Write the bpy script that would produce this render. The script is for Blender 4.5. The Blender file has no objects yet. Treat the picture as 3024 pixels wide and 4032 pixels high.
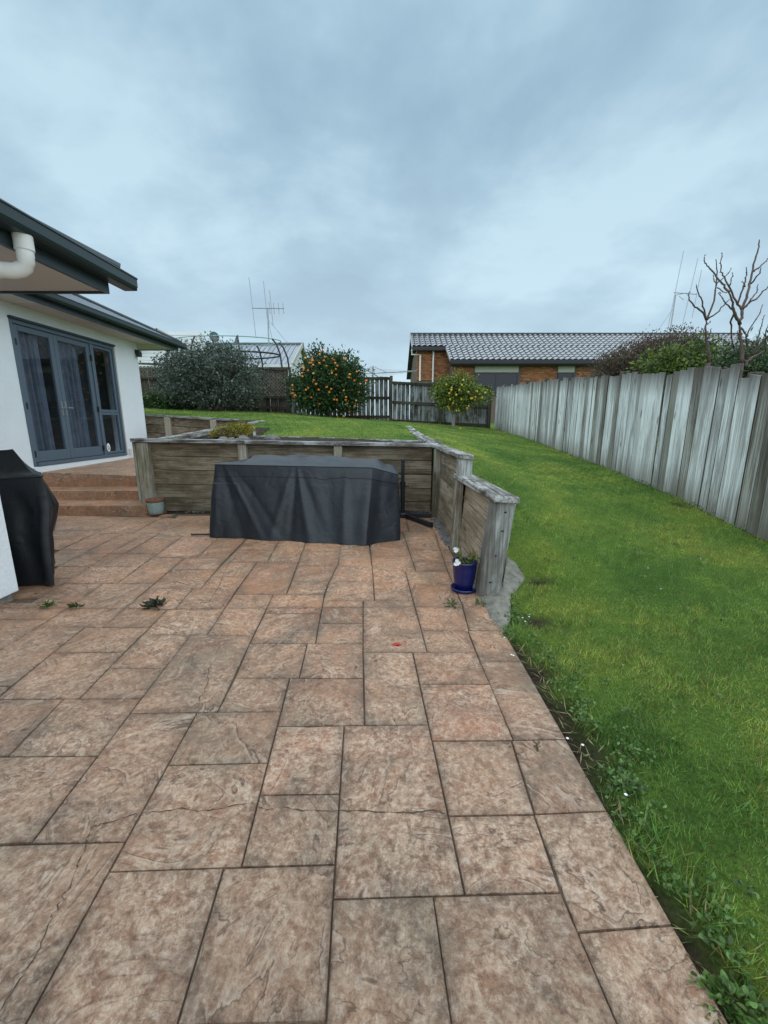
import bpy, bmesh, math, random
import numpy as np
from mathutils import Vector, Matrix, noise
from mathutils.geometry import delaunay_2d_cdt
random.seed(7); rng = np.random.default_rng(7)
sc = bpy.context.scene
COL = sc.collection

# ------------------------------------------------------------------ camera
F, CX, CY, HOR, H = 1640.0, 1512.0, 2016.0, 1663.0, 1.30
PITCH = math.atan((CY-HOR)/F)
cd = bpy.data.cameras.new('camera'); cam = bpy.data.objects.new('camera', cd); COL.objects.link(cam)
cam.location = (0, 0, H); cam.rotation_euler = (math.pi/2-PITCH, 0, 0)
cd.sensor_fit = 'HORIZONTAL'; cd.sensor_width = 36.0; cd.lens = 36.0*F/3024.0
cd.clip_start = 0.05; cd.clip_end = 2000
sc.camera = cam
sc.render.resolution_x, sc.render.resolution_y = 768, 1024

# ------------------------------------------------------------------ world and sun
SUN_EL, SUN_AZ = math.radians(70), math.radians(175)   # azimuth from +Y towards +X
w = bpy.data.worlds.new('World'); sc.world = w; w.use_nodes = True
nt = w.node_tree; nt.nodes.clear()
def N(nt, typ, **kw):
    n = nt.nodes.new(typ)
    for k, v in kw.items():
        if k in n.inputs.keys(): n.inputs[k].default_value = v
        else: setattr(n, k, v)
    return n
def ramp(nt, fac, stops, interp='LINEAR'):
    r = nt.nodes.new('ShaderNodeValToRGB'); r.color_ramp.interpolation = interp
    el = r.color_ramp.elements
    while len(el) < len(stops): el.new(0.5)
    for e, (p, c) in zip(el, stops):
        e.position = p; e.color = (c if len(c) == 4 else (*c, 1)) if not isinstance(c, (int, float)) else (c, c, c, 1)
    nt.links.new(fac, r.inputs[0]); return r.outputs[0]
def math_n(nt, op, a, b=None, clamp=False):
    n = nt.nodes.new('ShaderNodeMath'); n.operation = op; n.use_clamp = clamp
    for i, v in enumerate((a, b)):
        if v is None: continue
        if isinstance(v, (int, float)): n.inputs[i].default_value = v
        else: nt.links.new(v, n.inputs[i])
    return n.outputs[0]
def mixc(nt, fac, a, b, blend='MIX'):
    n = nt.nodes.new('ShaderNodeMix'); n.data_type = 'RGBA'; n.blend_type = blend
    for sock, v in ((n.inputs[0], fac), (n.inputs[6], a), (n.inputs[7], b)):
        if isinstance(v, (int, float)): sock.default_value = v
        elif isinstance(v, (tuple, list)): sock.default_value = (*v, 1) if len(v) == 3 else v
        else: nt.links.new(v, sock)
    return n.outputs[2]
out = N(nt, 'ShaderNodeOutputWorld'); bg = N(nt, 'ShaderNodeBackground'); bg.inputs[1].default_value = 0.1
sky = N(nt, 'ShaderNodeTexSky'); sky.sky_type = 'NISHITA'; sky.sun_disc = False
sky.sun_elevation = SUN_EL; sky.sun_rotation = SUN_AZ; sky.air_density = 1.0; sky.dust_density = 2.0
tc = N(nt, 'ShaderNodeTexCoord'); sx = N(nt, 'ShaderNodeSeparateXYZ'); nt.links.new(tc.outputs['Generated'], sx.inputs[0])
den = math_n(nt, 'ADD', math_n(nt, 'MAXIMUM', sx.outputs[2], 0.0), 0.22)
cb = N(nt, 'ShaderNodeCombineXYZ')
nt.links.new(math_n(nt, 'DIVIDE', sx.outputs[0], den), cb.inputs[0]); nt.links.new(math_n(nt, 'DIVIDE', sx.outputs[1], den), cb.inputs[1])
cb.inputs[2].default_value = 3.7
n1 = N(nt, 'ShaderNodeTexNoise', Scale=1.05, Detail=6.0, Roughness=0.52, Distortion=0.25); nt.links.new(cb.outputs[0], n1.inputs['Vector'])
n2 = N(nt, 'ShaderNodeTexNoise', Scale=2.6, Detail=5.0, Roughness=0.55, Distortion=0.2); nt.links.new(cb.outputs[0], n2.inputs['Vector'])
dens = math_n(nt, 'ADD', math_n(nt, 'MULTIPLY', n1.outputs[0], 0.7), math_n(nt, 'MULTIPLY', n2.outputs[0], 0.3))
SKG = 10.0
def sc_(c, k=SKG): return tuple(x*k for x in c)
cl = ramp(nt, dens, [(0.39, sc_((.168, .246, .318), 1)), (0.5, sc_((.22, .32, .392), 1)), (0.60, sc_((.315, .428, .49), 1))])
hz = ramp(nt, sx.outputs[2], [(0.0, 1.0), (0.12, 0.55), (0.5, 0.0)])
cl = mixc(nt, math_n(nt, 'MULTIPLY', hz, 0.8), cl, (.42, .53, .585))
clx = mixc(nt, 1.0, cl, (SKG, SKG, SKG), 'MULTIPLY')
tot = mixc(nt, 0.93, sky.outputs[0], clx)
nt.links.new(tot, bg.inputs[0]); nt.links.new(bg.outputs[0], out.inputs[0])
sd = bpy.data.lights.new('sun', 'SUN'); sd.energy = 1.5; sd.angle = math.radians(150); sd.color = (0.95, 0.985, 1.0)
sun = bpy.data.objects.new('sun', sd); COL.objects.link(sun)
dv = Vector((math.sin(SUN_AZ)*math.cos(SUN_EL), math.cos(SUN_AZ)*math.cos(SUN_EL), math.sin(SUN_EL)))
sun.rotation_euler = dv.to_track_quat('Z', 'Y').to_euler(); sun.location = dv*60
vs = sc.view_settings; vs.view_transform = 'Standard'; vs.look = 'None'; vs.gamma = 1; vs.exposure = 0.85; vs.use_curve_mapping = False

# ------------------------------------------------------------------ pixel -> place (photo is 3024 x 4032)
def ray(x, y):
    dx = (x-CX)/F; dy = (CY-y)/F
    return np.array([dx, math.cos(PITCH)+dy*math.sin(PITCH), -math.sin(PITCH)+dy*math.cos(PITCH)])
def atz(x, y, z=0.0): r = ray(x, y); return np.array([0, 0, H])+r*(z-H)/r[2]
def aty(x, y, Y): r = ray(x, y); return np.array([0, 0, H])+r*Y/r[1]
def atx(x, y, X): r = ray(x, y); return np.array([0, 0, H])+r*X/r[0]

# ------------------------------------------------------------------ object helpers
class MB:
    def __init__(s): s.v = []; s.f = []; s.mi = []
    def add(s, v, f, mi=0):
        o = len(s.v); s.v += [tuple(map(float, p)) for p in v]; s.f += [tuple(i+o for i in q) for q in f]; s.mi += [mi]*len(f); return s
    def hexa(s, b, t, mi=0):      # four bottom, four top points (same order, ccw from above)
        return s.add(list(b)+list(t), [(3, 2, 1, 0), (4, 5, 6, 7), (0, 1, 5, 4), (1, 2, 6, 5), (2, 3, 7, 6), (3, 0, 4, 7)], mi)
    def box(s, x0, x1, y0, y1, z0, z1, mi=0):
        return s.hexa([(x0, y0, z0), (x1, y0, z0), (x1, y1, z0), (x0, y1, z0)], [(x0, y0, z1), (x1, y0, z1), (x1, y1, z1), (x0, y1, z1)], mi)
    def beam(s, p0, p1, wd, ht, up=(0, 0, 1), mi=0):   # box from p0 to p1; top surface centred wd wide, ht down from the line
        p0 = Vector(p0); p1 = Vector(p1); d = (p1-p0).normalized(); sd_ = d.cross(Vector(up)).normalized(); u = sd_.cross(d)
        a = sd_*wd/2; b = u*ht
        return s.hexa([p0-a-b, p0+a-b, p1+a-b, p1-a-b], [p0-a, p0+a, p1+a, p1-a], mi)
    def tube(s, pts, rad, n=8, cap=True, mi=0):
        pts = [Vector(p) for p in pts]; rad = [rad]*len(pts) if isinstance(rad, (int, float)) else rad
        vs_, fs = [], []; ref = Vector((0.13, 0.31, 0.94))
        for i, p in enumerate(pts):
            d = (pts[min(i+1, len(pts)-1)]-pts[max(i-1, 0)]).normalized()
            a = d.cross(ref)
            if a.length < .1: a = d.cross(Vector((1, 0, 0)))
            a.normalize(); b = d.cross(a)
            for k in range(n):
                t = 2*math.pi*k/n; vs_.append(p+(a*math.cos(t)+b*math.sin(t))*rad[i])
        for i in range(len(pts)-1):
            for k in range(n):
                fs.append((i*n+k, i*n+(k+1) % n, (i+1)*n+(k+1) % n, (i+1)*n+k))
        if cap: fs.append(tuple(range(n-1, -1, -1))); fs.append(tuple((len(pts)-1)*n+k for k in range(n)))
        return s.add(vs_, fs, mi)
    def lathe(s, c, prof, n=32, mi=0):
        vs_, fs = [], []
        for r, z in prof:
            for k in range(n):
                t = 2*math.pi*k/n; vs_.append((c[0]+r*math.cos(t), c[1]+r*math.sin(t), c[2]+z))
        for i in range(len(prof)-1):
            for k in range(n): fs.append((i*n+k, i*n+(k+1) % n, (i+1)*n+(k+1) % n, (i+1)*n+k))
        return s.add(vs_, fs, mi)
    def prism(s, poly, z0, z1, mi=0):
        n = len(poly); v = [(p[0], p[1], z0) for p in poly]+[(p[0], p[1], z1) for p in poly]
        return s.add(v, [tuple(range(n-1, -1, -1)), tuple(range(n, 2*n))]+[(i, (i+1) % n, n+(i+1) % n, n+i) for i in range(n)], mi)
    def mesh(s, name, off=(0, 0, 0)):
        me = bpy.data.meshes.new(name); o = np.array(off)
        me.from_pydata([tuple(np.array(p)-o) for p in s.v], [], s.f); me.update(); return me
    def build(s, name, mats, parent=None, loc=None, smooth=False, bevel=0.0, seg=1):
        if parent is not None and loc is None: off = WP[parent.name]
        else: off = np.array(loc if loc is not None else (0, 0, 0), float)
        me = s.mesh(name, off)
        mats = mats if isinstance(mats, (list, tuple)) else [mats]
        for m in mats: me.materials.append(m)
        if len(mats) > 1: me.polygons.foreach_set('material_index', s.mi)
        if bevel > 0:
            bm = bmesh.new(); bm.from_mesh(me)
            bmesh.ops.bevel(bm, geom=list(bm.edges), offset=bevel, segments=seg, affect='EDGES', clamp_overlap=True)
            bm.to_mesh(me); bm.free()
        if smooth: me.polygons.foreach_set('use_smooth', [True]*len(me.polygons))
        o = bpy.data.objects.new(name, me); COL.objects.link(o)
        if parent is None: o.location = off; WP[o.name] = off
        else: o.parent = parent; WP[o.name] = WP[parent.name]
        return o
WP = {}
def tag(o, label, cat, group=None):
    o['label'] = label; o['category'] = cat
    if group: o['group'] = group
    return o
def thing(name, label, cat, loc=(0, 0, 0), group=None):
    o = bpy.data.objects.new(name, None); COL.objects.link(o); o.location = loc; o.empty_display_size = .1
    WP[o.name] = np.array(loc, float); return tag(o, label, cat, group)
def struct(o): o['kind'] = 'structure'; return o
def stuff(o): o['kind'] = 'stuff'; return o
def recenter(o):
    """move a child's origin to the middle of its own mesh"""
    me = o.data; n = len(me.vertices); a = np.empty(n*3); me.vertices.foreach_get('co', a); a = a.reshape(-1, 3)
    c = (a.min(0)+a.max(0))/2; a -= c; me.vertices.foreach_set('co', a.ravel()); o.location = Vector(c)+Vector(o.location); me.update(); return o

# ------------------------------------------------------------------ materials
def mat(name):
    m = bpy.data.materials.new(name); m.use_nodes = True; t = m.node_tree
    return m, t, t.nodes['Principled BSDF']
def set_(b, **kw):
    for k, v in kw.items(): b.inputs[k.replace('_', ' ')].default_value = v
def simple(name, col, rough=.6, spec=.4, metal=0., bump=0., bscale=200., var=0.0, vscale=5.):
    m, t, b = mat(name); set_(b, Roughness=rough, Metallic=metal); b.inputs['Specular IOR Level'].default_value = spec
    b.inputs['Base Color'].default_value = (*col, 1)
    g = N(t, 'ShaderNodeNewGeometry')
    if var:
        n = N(t, 'ShaderNodeTexNoise', Scale=vscale, Detail=5., Roughness=.6); t.links.new(g.outputs['Position'], n.inputs['Vector'])
        c = ramp(t, n.outputs[0], [(.3, tuple(x*(1-var) for x in col)), (.7, tuple(min(1, x*(1+var)) for x in col))]); t.links.new(c, b.inputs['Base Color'])
    if bump:
        n = N(t, 'ShaderNodeTexNoise', Scale=bscale, Detail=3.); t.links.new(g.outputs['Position'], n.inputs['Vector'])
        bp = N(t, 'ShaderNodeBump', Strength=bump, Distance=.01); t.links.new(n.outputs[0], bp.inputs['Height']); t.links.new(bp.outputs[0], b.inputs['Normal'])
    return m
def stone_mat(name, worn=True):
    m, t, b = mat(name); L = t.links
    g = N(t, 'ShaderNodeNewGeometry'); oi = N(t, 'ShaderNodeObjectInfo')
    mp = N(t, 'ShaderNodeVectorRotate'); mp.rotation_type = 'Z_AXIS'; L.new(g.outputs['Position'], mp.inputs['Vector'])
    L.new(math_n(t, 'MULTIPLY', oi.outputs['Random'], 6.28), mp.inputs['Angle'])
    def nz(sc_n, det=6., rough=.62, dist=0., vec=None, sxyz=None):
        n = N(t, 'ShaderNodeTexNoise', Scale=sc_n, Detail=det, Roughness=rough, Distortion=dist)
        v = vec or g.outputs['Position']
        if sxyz:
            mm = N(t, 'ShaderNodeMapping'); mm.inputs['Scale'].default_value = sxyz; L.new(v, mm.inputs['Vector']); v = mm.outputs[0]
        L.new(v, n.inputs['Vector']); return n.outputs[0]
    big = nz(.9, 4.); mid = nz(3.4, 9., .70, .7, mp.outputs[0], (1, 1.5, 1)); fine = nz(17., 12., .80, .4, mp.outputs[0], (1, 1.25, 1)); speck = nz(120., 6., .78); spl = nz(52., 10., .80, .3); broad = nz(1.3, 8., .68, .6)
    sp = N(t, 'ShaderNodeSeparateXYZ'); L.new(g.outputs['Position'], sp.inputs[0])
    # less worn, more orange towards the sheltered corner by the wall
    shel = math_n(t, 'MULTIPLY', ramp(t, math_n(t, 'MULTIPLY', sp.outputs[1], .1), [(.16, 0.), (.34, 1.)]),
                  ramp(t, math_n(t, 'ADD', math_n(t, 'MULTIPLY', sp.outputs[0], .12), .5), [(.0, .65), (.5, 1.)]))
    shel = math_n(t, 'MULTIPLY', shel, ramp(t, big, [(.3, .3), (.6, 1.)]))
    if not worn: shel = math_n(t, 'ADD', math_n(t, 'MULTIPLY', ramp(t, big, [(.35, .6), (.6, 1.)]), 1.), 0.)
    r1 = oi.outputs['Random']; r2 = math_n(t, 'FRACT', math_n(t, 'MULTIPLY', r1, 37.7)); r3 = math_n(t, 'FRACT', math_n(t, 'MULTIPLY', r1, 91.3))
    c0 = mixc(t, r3, (.42, .205, .118), (.46, .255, .155))
    c0 = mixc(t, math_n(t, 'MULTIPLY', shel, .75), c0, (.52, .22, .095))
    c0 = mixc(t, ramp(t, r2, [(.90, 0.), (.97, .55)]), c0, (.46, .18, .10))
    c1 = mixc(t, ramp(t, mid, [(.45, 0.), (.66, .8)]), c0, (.20, .128, .083))
    wearn = math_n(t, 'ADD', math_n(t, 'ADD', math_n(t, 'MULTIPLY', broad, .9), math_n(t, 'MULTIPLY', r2, .07)), ramp(t, math_n(t, 'MULTIPLY', sp.outputs[1], .25), [(.2, .12), (.5, 0.)]))
    wear = ramp(t, wearn, [(.38, .16), (.62, .95)])
    if not worn: wear = math_n(t, 'MULTIPLY', wear, .35)
    pal_t = mixc(t, math_n(t, 'MULTIPLY', shel, .7), (.82, .575, .40), (.82, .43, .21))
    pale = math_n(t, 'MULTIPLY', ramp(t, fine, [(.43, 0.), (.60, 1.)]), wear)
    c2 = mixc(t, math_n(t, 'MULTIPLY', pale, .85), c1, pal_t)
    c2 = mixc(t, math_n(t, 'MULTIPLY', ramp(t, spl, [(.50, 0.), (.60, .85)]), math_n(t, 'MULTIPLY', wear, ramp(t, fine, [(.36, .2), (.54, 1.)]))), c2, (.88, .71, .56))
    c2 = mixc(t, math_n(t, 'MULTIPLY', ramp(t, spl, [(.37, .85), (.48, 0.)]), ramp(t, fine, [(.44, 1.), (.64, .25)])), c2, (.14, .095, .07))
    st_n = nz(1.6, 10., .76, .6)
    ea = N(t, 'ShaderNodeAttribute'); ea.attribute_name = 'edge'
    dirt = math_n(t, 'MULTIPLY', ramp(t, math_n(t, 'ADD', st_n, math_n(t, 'MULTIPLY', ea.outputs['Fac'], .10)), [(.475, 0.), (.66, 1.)]), ramp(t, speck, [(.36, .3), (.6, 1.)]))
    c3 = mixc(t, math_n(t, 'MULTIPLY', dirt, .74), c2, (.085, .073, .057))
    grn = math_n(t, 'MULTIPLY', ramp(t, nz(1.7, 6., .66), [(.52, 0.), (.70, .8)]), fine)
    c3 = mixc(t, grn, c3, (.27, .255, .175))
    c3 = mixc(t, ramp(t, speck, [(.60, 0.), (.70, .4)]), c3, (.80, .68, .55))
    c3 = mixc(t, ramp(t, speck, [(.32, .55), (.42, 0.)]), c3, (.085, .06, .042))
    spot = ramp(t, nz(15., 2., .4), [(.735, 0.), (.76, .75)]); c3 = mixc(t, spot, c3, (.05, .03, .022))
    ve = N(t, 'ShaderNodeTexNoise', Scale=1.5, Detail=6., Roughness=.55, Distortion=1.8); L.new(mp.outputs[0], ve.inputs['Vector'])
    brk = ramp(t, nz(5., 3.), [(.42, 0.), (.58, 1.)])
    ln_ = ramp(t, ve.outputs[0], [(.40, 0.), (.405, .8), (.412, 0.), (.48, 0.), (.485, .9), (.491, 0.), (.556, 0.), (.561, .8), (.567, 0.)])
    c3 = mixc(t, math_n(t, 'MULTIPLY', ln_, brk), c3, (.09, .06, .042))                    # shade under the stamped ridges painted into the colour, with lodged dirt
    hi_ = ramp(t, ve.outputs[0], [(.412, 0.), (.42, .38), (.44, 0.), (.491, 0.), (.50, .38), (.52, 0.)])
    c3 = mixc(t, math_n(t, 'MULTIPLY', hi_, brk), c3, (.84, .68, .54))  # light band beside each ridge: a highlight painted into the colour
    hs = N(t, 'ShaderNodeHueSaturation'); L.new(c3, hs.inputs['Color']); L.new(math_n(t, 'ADD', math_n(t, 'MULTIPLY', r2, .12), .98), hs.inputs['Value']); c3 = hs.outputs[0]
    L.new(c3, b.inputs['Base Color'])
    L.new(ramp(t, dirt, [(0., .5), (1., .36)]), b.inputs['Roughness']); b.inputs['Specular IOR Level'].default_value = .5
    rid = ramp(t, ve.outputs[0], [(.40, 0.), (.406, .3), (.48, .42), (.486, .72), (.555, .8), (.56, 1.)])
    hgt = math_n(t, 'ADD', math_n(t, 'ADD', math_n(t, 'MULTIPLY', mid, 1.5), math_n(t, 'MULTIPLY', fine, 1.0)), math_n(t, 'ADD', math_n(t, 'MULTIPLY', rid, .75), math_n(t, 'MULTIPLY', spl, .35)))
    bp = N(t, 'ShaderNodeBump', Strength=.95, Distance=.018); L.new(hgt, bp.inputs['Height']); L.new(bp.outputs[0], b.inputs['Normal'])
    return m
def wood_mat(name, c_lo, c_hi, axis, streak=28., dirt=(.05, .045, .035), dirt_amt=.6, pale=None, green=0., rough=.85, dscale=2.5, knots=True, stain=False):
    m, t, b = mat(name); L = t.links; tcx = N(t, 'ShaderNodeTexCoord'); oi = N(t, 'ShaderNodeObjectInfo')
    ad = N(t, 'ShaderNodeVectorMath'); ad.operation = 'ADD'; L.new(tcx.outputs['Object'], ad.inputs[0])
    rn = math_n(t, 'MULTIPLY', oi.outputs['Random'], 173.); cb_ = N(t, 'ShaderNodeCombineXYZ')
    for i in range(3): L.new(rn, cb_.inputs[i])
    L.new(cb_.outputs[0], ad.inputs[1])
    mp = N(t, 'ShaderNodeMapping'); s3 = [streak]*3; s3[axis] = streak*(.014 if stain else .035); mp.inputs['Scale'].default_value = s3; L.new(ad.outputs[0], mp.inputs['Vector'])
    gr = N(t, 'ShaderNodeTexNoise', Scale=1., Detail=6., Roughness=.66, Distortion=.5); L.new(mp.outputs[0], gr.inputs['Vector'])
    mp2 = N(t, 'ShaderNodeMapping'); s4 = [dscale]*3; s4[axis] = dscale*(.10 if stain else .45); mp2.inputs['Scale'].default_value = s4; L.new(ad.outputs[0], mp2.inputs['Vector'])
    dn = N(t, 'ShaderNodeTexNoise', Scale=1., Detail=7., Roughness=.7, Distortion=.3); L.new(mp2.outputs[0], dn.inputs['Vector'])
    c = ramp(t, gr.outputs[0], [(.34, c_lo), (.64, c_hi)])
    hs = N(t, 'ShaderNodeHueSaturation'); L.new(c, hs.inputs['Color']); L.new(math_n(t, 'ADD', math_n(t, 'MULTIPLY', oi.outputs['Random'], .6), .66), hs.inputs['Value']); c = hs.outputs[0]
    if pale: c = mixc(t, math_n(t, 'MULTIPLY', ramp(t, dn.outputs[0], [(.44, 0.), (.58, 1.)]), ramp(t, gr.outputs[0], [(.40, .1), (.56, .9)])), c, pale)
    dd = ramp(t, math_n(t, 'ADD', math_n(t, 'MULTIPLY', dn.outputs[0], .7), math_n(t, 'MULTIPLY', gr.outputs[0], .3)), [(.38, dirt_amt), (.54, 0.)])
    c = mixc(t, dd, c, dirt)
    if green:
        gn = N(t, 'ShaderNodeTexNoise', Scale=1.4, Detail=4.); L.new(ad.outputs[0], gn.inputs['Vector'])
        c = mixc(t, ramp(t, gn.outputs[0], [(.48, 0.), (.7, green)]), c, (.10, .115, .05))
    if knots:
        vo = N(t, 'ShaderNodeTexVoronoi', Scale=1.); mk = N(t, 'ShaderNodeMapping'); s5 = [6.]*3; s5[axis] = 1.7; mk.inputs['Scale'].default_value = s5
        L.new(ad.outputs[0], mk.inputs['Vector']); L.new(mk.outputs[0], vo.inputs['Vector'])
        c = mixc(t, ramp(t, vo.outputs['Distance'], [(.07, .75), (.14, 0.)]), c, (.06, .045, .035))
    if stain:     # rain streaks below the cut tops, damp green foot, and now and then a board gone dark
        so = N(t, 'ShaderNodeSeparateXYZ'); L.new(tcx.outputs['Object'], so.inputs[0])
        zn = math_n(t, 'ADD', so.outputs[2], math_n(t, 'MULTIPLY', math_n(t, 'SUBTRACT', gr.outputs[0], .5), .55))
        c = mixc(t, ramp(t, math_n(t, 'ADD', math_n(t, 'MULTIPLY', zn, .5), .5), [(.74, 0.), (.92, .85)]), c, (.085, .068, .058))
        c = mixc(t, ramp(t, math_n(t, 'ADD', math_n(t, 'MULTIPLY', zn, .5), .5), [(.09, .75), (.30, 0.)]), c, (.15, .14, .10))
        r2 = math_n(t, 'FRACT', math_n(t, 'MULTIPLY', oi.outputs['Random'], 51.3))
        c = mixc(t, math_n(t, 'MULTIPLY', ramp(t, r2, [(.80, 0.), (.97, .55)]), ramp(t, dn.outputs[0], [(.4, .3), (.6, 1.)])), c, (.20, .19, .17))
    L.new(c, b.inputs['Base Color']); b.inputs['Roughness'].default_value = rough; b.inputs['Specular IOR Level'].default_value = .25
    bp = N(t, 'ShaderNodeBump', Strength=.6, Distance=.006); L.new(gr.outputs[0], bp.inputs['Height']); L.new(bp.outputs[0], b.inputs['Normal'])
    return m
def attr_mat(name, rough=.6, spec=.3, trans=.0):
    m, t, b = mat(name); a = N(t, 'ShaderNodeAttribute'); a.attribute_name = 'col'
    t.links.new(a.outputs['Color'], b.inputs['Base Color']); b.inputs['Roughness'].default_value = rough; b.inputs['Specular IOR Level'].default_value = spec
    if trans:
        tr = N(t, 'ShaderNodeBsdfTranslucent'); t.links.new(a.outputs['Color'], tr.inputs['Color'])
        mx = N(t, 'ShaderNodeMixShader'); mx.inputs[0].default_value = trans; o = t.nodes['Material Output']
        t.links.new(b.outputs[0], mx.inputs[1]); t.links.new(tr.outputs[0], mx.inputs[2]); t.links.new(mx.outputs[0], o.inputs[0])
    return m
def grass_colour(t, pos):
    L = t.links
    def nz(s, d=4., r=.6):
        n = N(t, 'ShaderNodeTexNoise', Scale=s, Detail=d, Roughness=r); L.new(pos, n.inputs['Vector']); return n.outputs[0]
    c = ramp(t, nz(1.1, 5.), [(.35, (.105, .235, .035)), (.49, (.175, .325, .048)), (.64, (.29, .41, .06))])
    c = mixc(t, ramp(t, nz(2.6, 5., .7), [(.60, 0.), (.76, .5)]), c, (.40, .44, .06))
    c = mixc(t, ramp(t, nz(3.3, 5., .7), [(.62, 0.), (.80, .45)]), c, (.36, .30, .13))
    return c, nz
def ground_mat():
    m, t, b = mat('lawn soil'); L = t.links; g = N(t, 'ShaderNodeNewGeometry')
    c, nz = grass_colour(t, g.outputs['Position'])
    c = mixc(t, .35, c, (.07, .10, .025))
    fine = nz(60., 4., .7); c = mixc(t, ramp(t, fine, [(.4, .55), (.62, 0.)]), c, (.035, .045, .014))
    a = N(t, 'ShaderNodeAttribute'); a.attribute_name = 'soil'
    so = ramp(t, nz(45., 5., .7), [(.3, (.022, .017, .012)), (.7, (.085, .062, .045))])
    c = mixc(t, a.outputs['Fac'], c, so)
    L.new(c, b.inputs['Base Color']); b.inputs['Roughness'].default_value = .95; b.inputs['Specular IOR Level'].default_value = .1
    bp = N(t, 'ShaderNodeBump', Strength=1., Distance=.03); L.new(nz(55., 5., .75), bp.inputs['Height']); L.new(bp.outputs[0], b.inputs['Normal'])
    return m
def blade_mat():
    m, t, b = mat('grass blades'); L = t.links; g = N(t, 'ShaderNodeNewGeometry'); c, nz = grass_colour(t, g.outputs['Position'])
    a = N(t, 'ShaderNodeAttribute'); a.attribute_name = 'col'
    c = mixc(t, 1., c, a.outputs['Color'], 'MULTIPLY')
    L.new(c, b.inputs['Base Color']); b.inputs['Roughness'].default_value = .6; b.inputs['Specular IOR Level'].default_value = .25
    tr = N(t, 'ShaderNodeBsdfTranslucent'); L.new(c, tr.inputs['Color']); mx = N(t, 'ShaderNodeMixShader'); mx.inputs[0].default_value = .3
    L.new(b.outputs[0], mx.inputs[1]); L.new(tr.outputs[0], mx.inputs[2]); L.new(mx.outputs[0], t.nodes['Material Output'].inputs[0])
    return m
def glass_mat():
    m, t, b = mat('window glass'); t.nodes.remove(b)
    lw_ = N(t, 'ShaderNodeLayerWeight', Blend=.5); fr_ = math_n(t, 'ADD', math_n(t, 'MULTIPLY', math_n(t, 'POWER', lw_.outputs['Facing'], 4.), .55), .035); tr = N(t, 'ShaderNodeBsdfTransparent'); tr.inputs[0].default_value = (.90, .94, .97, 1)
    gl = N(t, 'ShaderNodeBsdfGlossy'); gl.inputs['Roughness'].default_value = .015; mx = N(t, 'ShaderNodeMixShader')
    t.links.new(fr_, mx.inputs[0]); t.links.new(tr.outputs[0], mx.inputs[1]); t.links.new(gl.outputs[0], mx.inputs[2]); t.links.new(mx.outputs[0], t.nodes['Material Output'].inputs[0])
    return m
def cover_mat(name, col, rough):
    m, t, b = mat(name); L = t.links; g = N(t, 'ShaderNodeNewGeometry')
    n = N(t, 'ShaderNodeTexNoise', Scale=3.5, Detail=5., Roughness=.6, Distortion=.8); L.new(g.outputs['Position'], n.inputs['Vector'])
    L.new(ramp(t, n.outputs[0], [(.35, tuple(x*.8 for x in col)), (.7, tuple(x*1.25 for x in col))]), b.inputs['Base Color'])
    b.inputs['Roughness'].default_value = rough; b.inputs['Specular IOR Level'].default_value = .5
    n2 = N(t, 'ShaderNodeTexNoise', Scale=7., Detail=5., Roughness=.55, Distortion=1.3); L.new(g.outputs['Position'], n2.inputs['Vector'])
    n3 = N(t, 'ShaderNodeTexNoise', Scale=420., Detail=2.); L.new(g.outputs['Position'], n3.inputs['Vector'])
    bp = N(t, 'ShaderNodeBump', Strength=.42, Distance=.02); L.new(math_n(t, 'ADD', n2.outputs[0], math_n(t, 'MULTIPLY', n3.outputs[0], .06)), bp.inputs['Height']); L.new(bp.outputs[0], b.inputs['Normal'])
    return m
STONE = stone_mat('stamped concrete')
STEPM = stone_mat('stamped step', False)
JOINT = simple('joint grout', (.125, .094, .073), .9, .2, bump=.6, bscale=90, var=.4, vscale=8)
CRACK = simple('crack', (.075, .055, .042), .95, .1)
def riser_mat():
    m = STONE.copy(); m.name = 'stamped riser'; return m
W_H = wood_mat('retaining board', (.175, .133, .088), (.31, .245, .168), 0, 60., (.055, .042, .028), .8, (.37, .315, .235), .35)
W_HY = wood_mat('retaining board side', (.20, .155, .102), (.36, .29, .20), 1, 60., (.07, .055, .036), .65, (.42, .36, .27), .3)
W_POST = wood_mat('retaining post', (.24, .205, .14), (.40, .35, .25), 2, 50., (.07, .06, .045), .7, (.42, .41, .36), .45)
W_POSTG = wood_mat('grey end post', (.24, .245, .22), (.40, .41, .385), 2, 45., (.075, .06, .05), .7, (.47, .50, .49), .2)
W_CAP = wood_mat('weathered cap', (.10, .088, .075), (.30, .285, .265), 0, 40., (.02, .016, .014), .9, (.47, .49, .49), .1, dscale=6.)
W_CAPY = wood_mat('weathered cap side', (.12, .105, .088), (.33, .315, .29), 1, 40., (.022, .017, .014), .9, (.47, .49, .48), .1, dscale=6.)
W_FENCE = wood_mat('pale fence board', (.47, .495, .49), (.80, .85, .86), 2, 95., (.19, .165, .14), .6, (.88, .93, .94), .06, dscale=9., stain=True)
W_FENCED = wood_mat('stained fence board', (.13, .12, .10), (.36, .36, .33), 2, 80., (.045, .036, .03), .9, (.46, .47, .44), .35, dscale=4., stain=True)
W_PALE = wood_mat('paling', (.06, .06, .055), (.20, .215, .215), 2, 30., (.018, .014, .011), .95, (.30, .335, .35), .3, dscale=4.)
W_DARK = wood_mat('dark rail', (.02, .017, .013), (.06, .05, .04), 0, 30., (.012, .01, .008), .6, None, .4)
W_BROWN = wood_mat('brown paling', (.045, .035, .027), (.12, .098, .08), 2, 30., (.015, .012, .01), .7, (.15, .14, .125), .3)
W_DPOST = wood_mat('dark post', (.05, .042, .032), (.14, .125, .10), 2, 30., (.015, .012, .01), .7, None, .4)
LATT = simple('lattice timber', (.17, .15, .125), .9, .2, var=.5, vscale=6)
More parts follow.
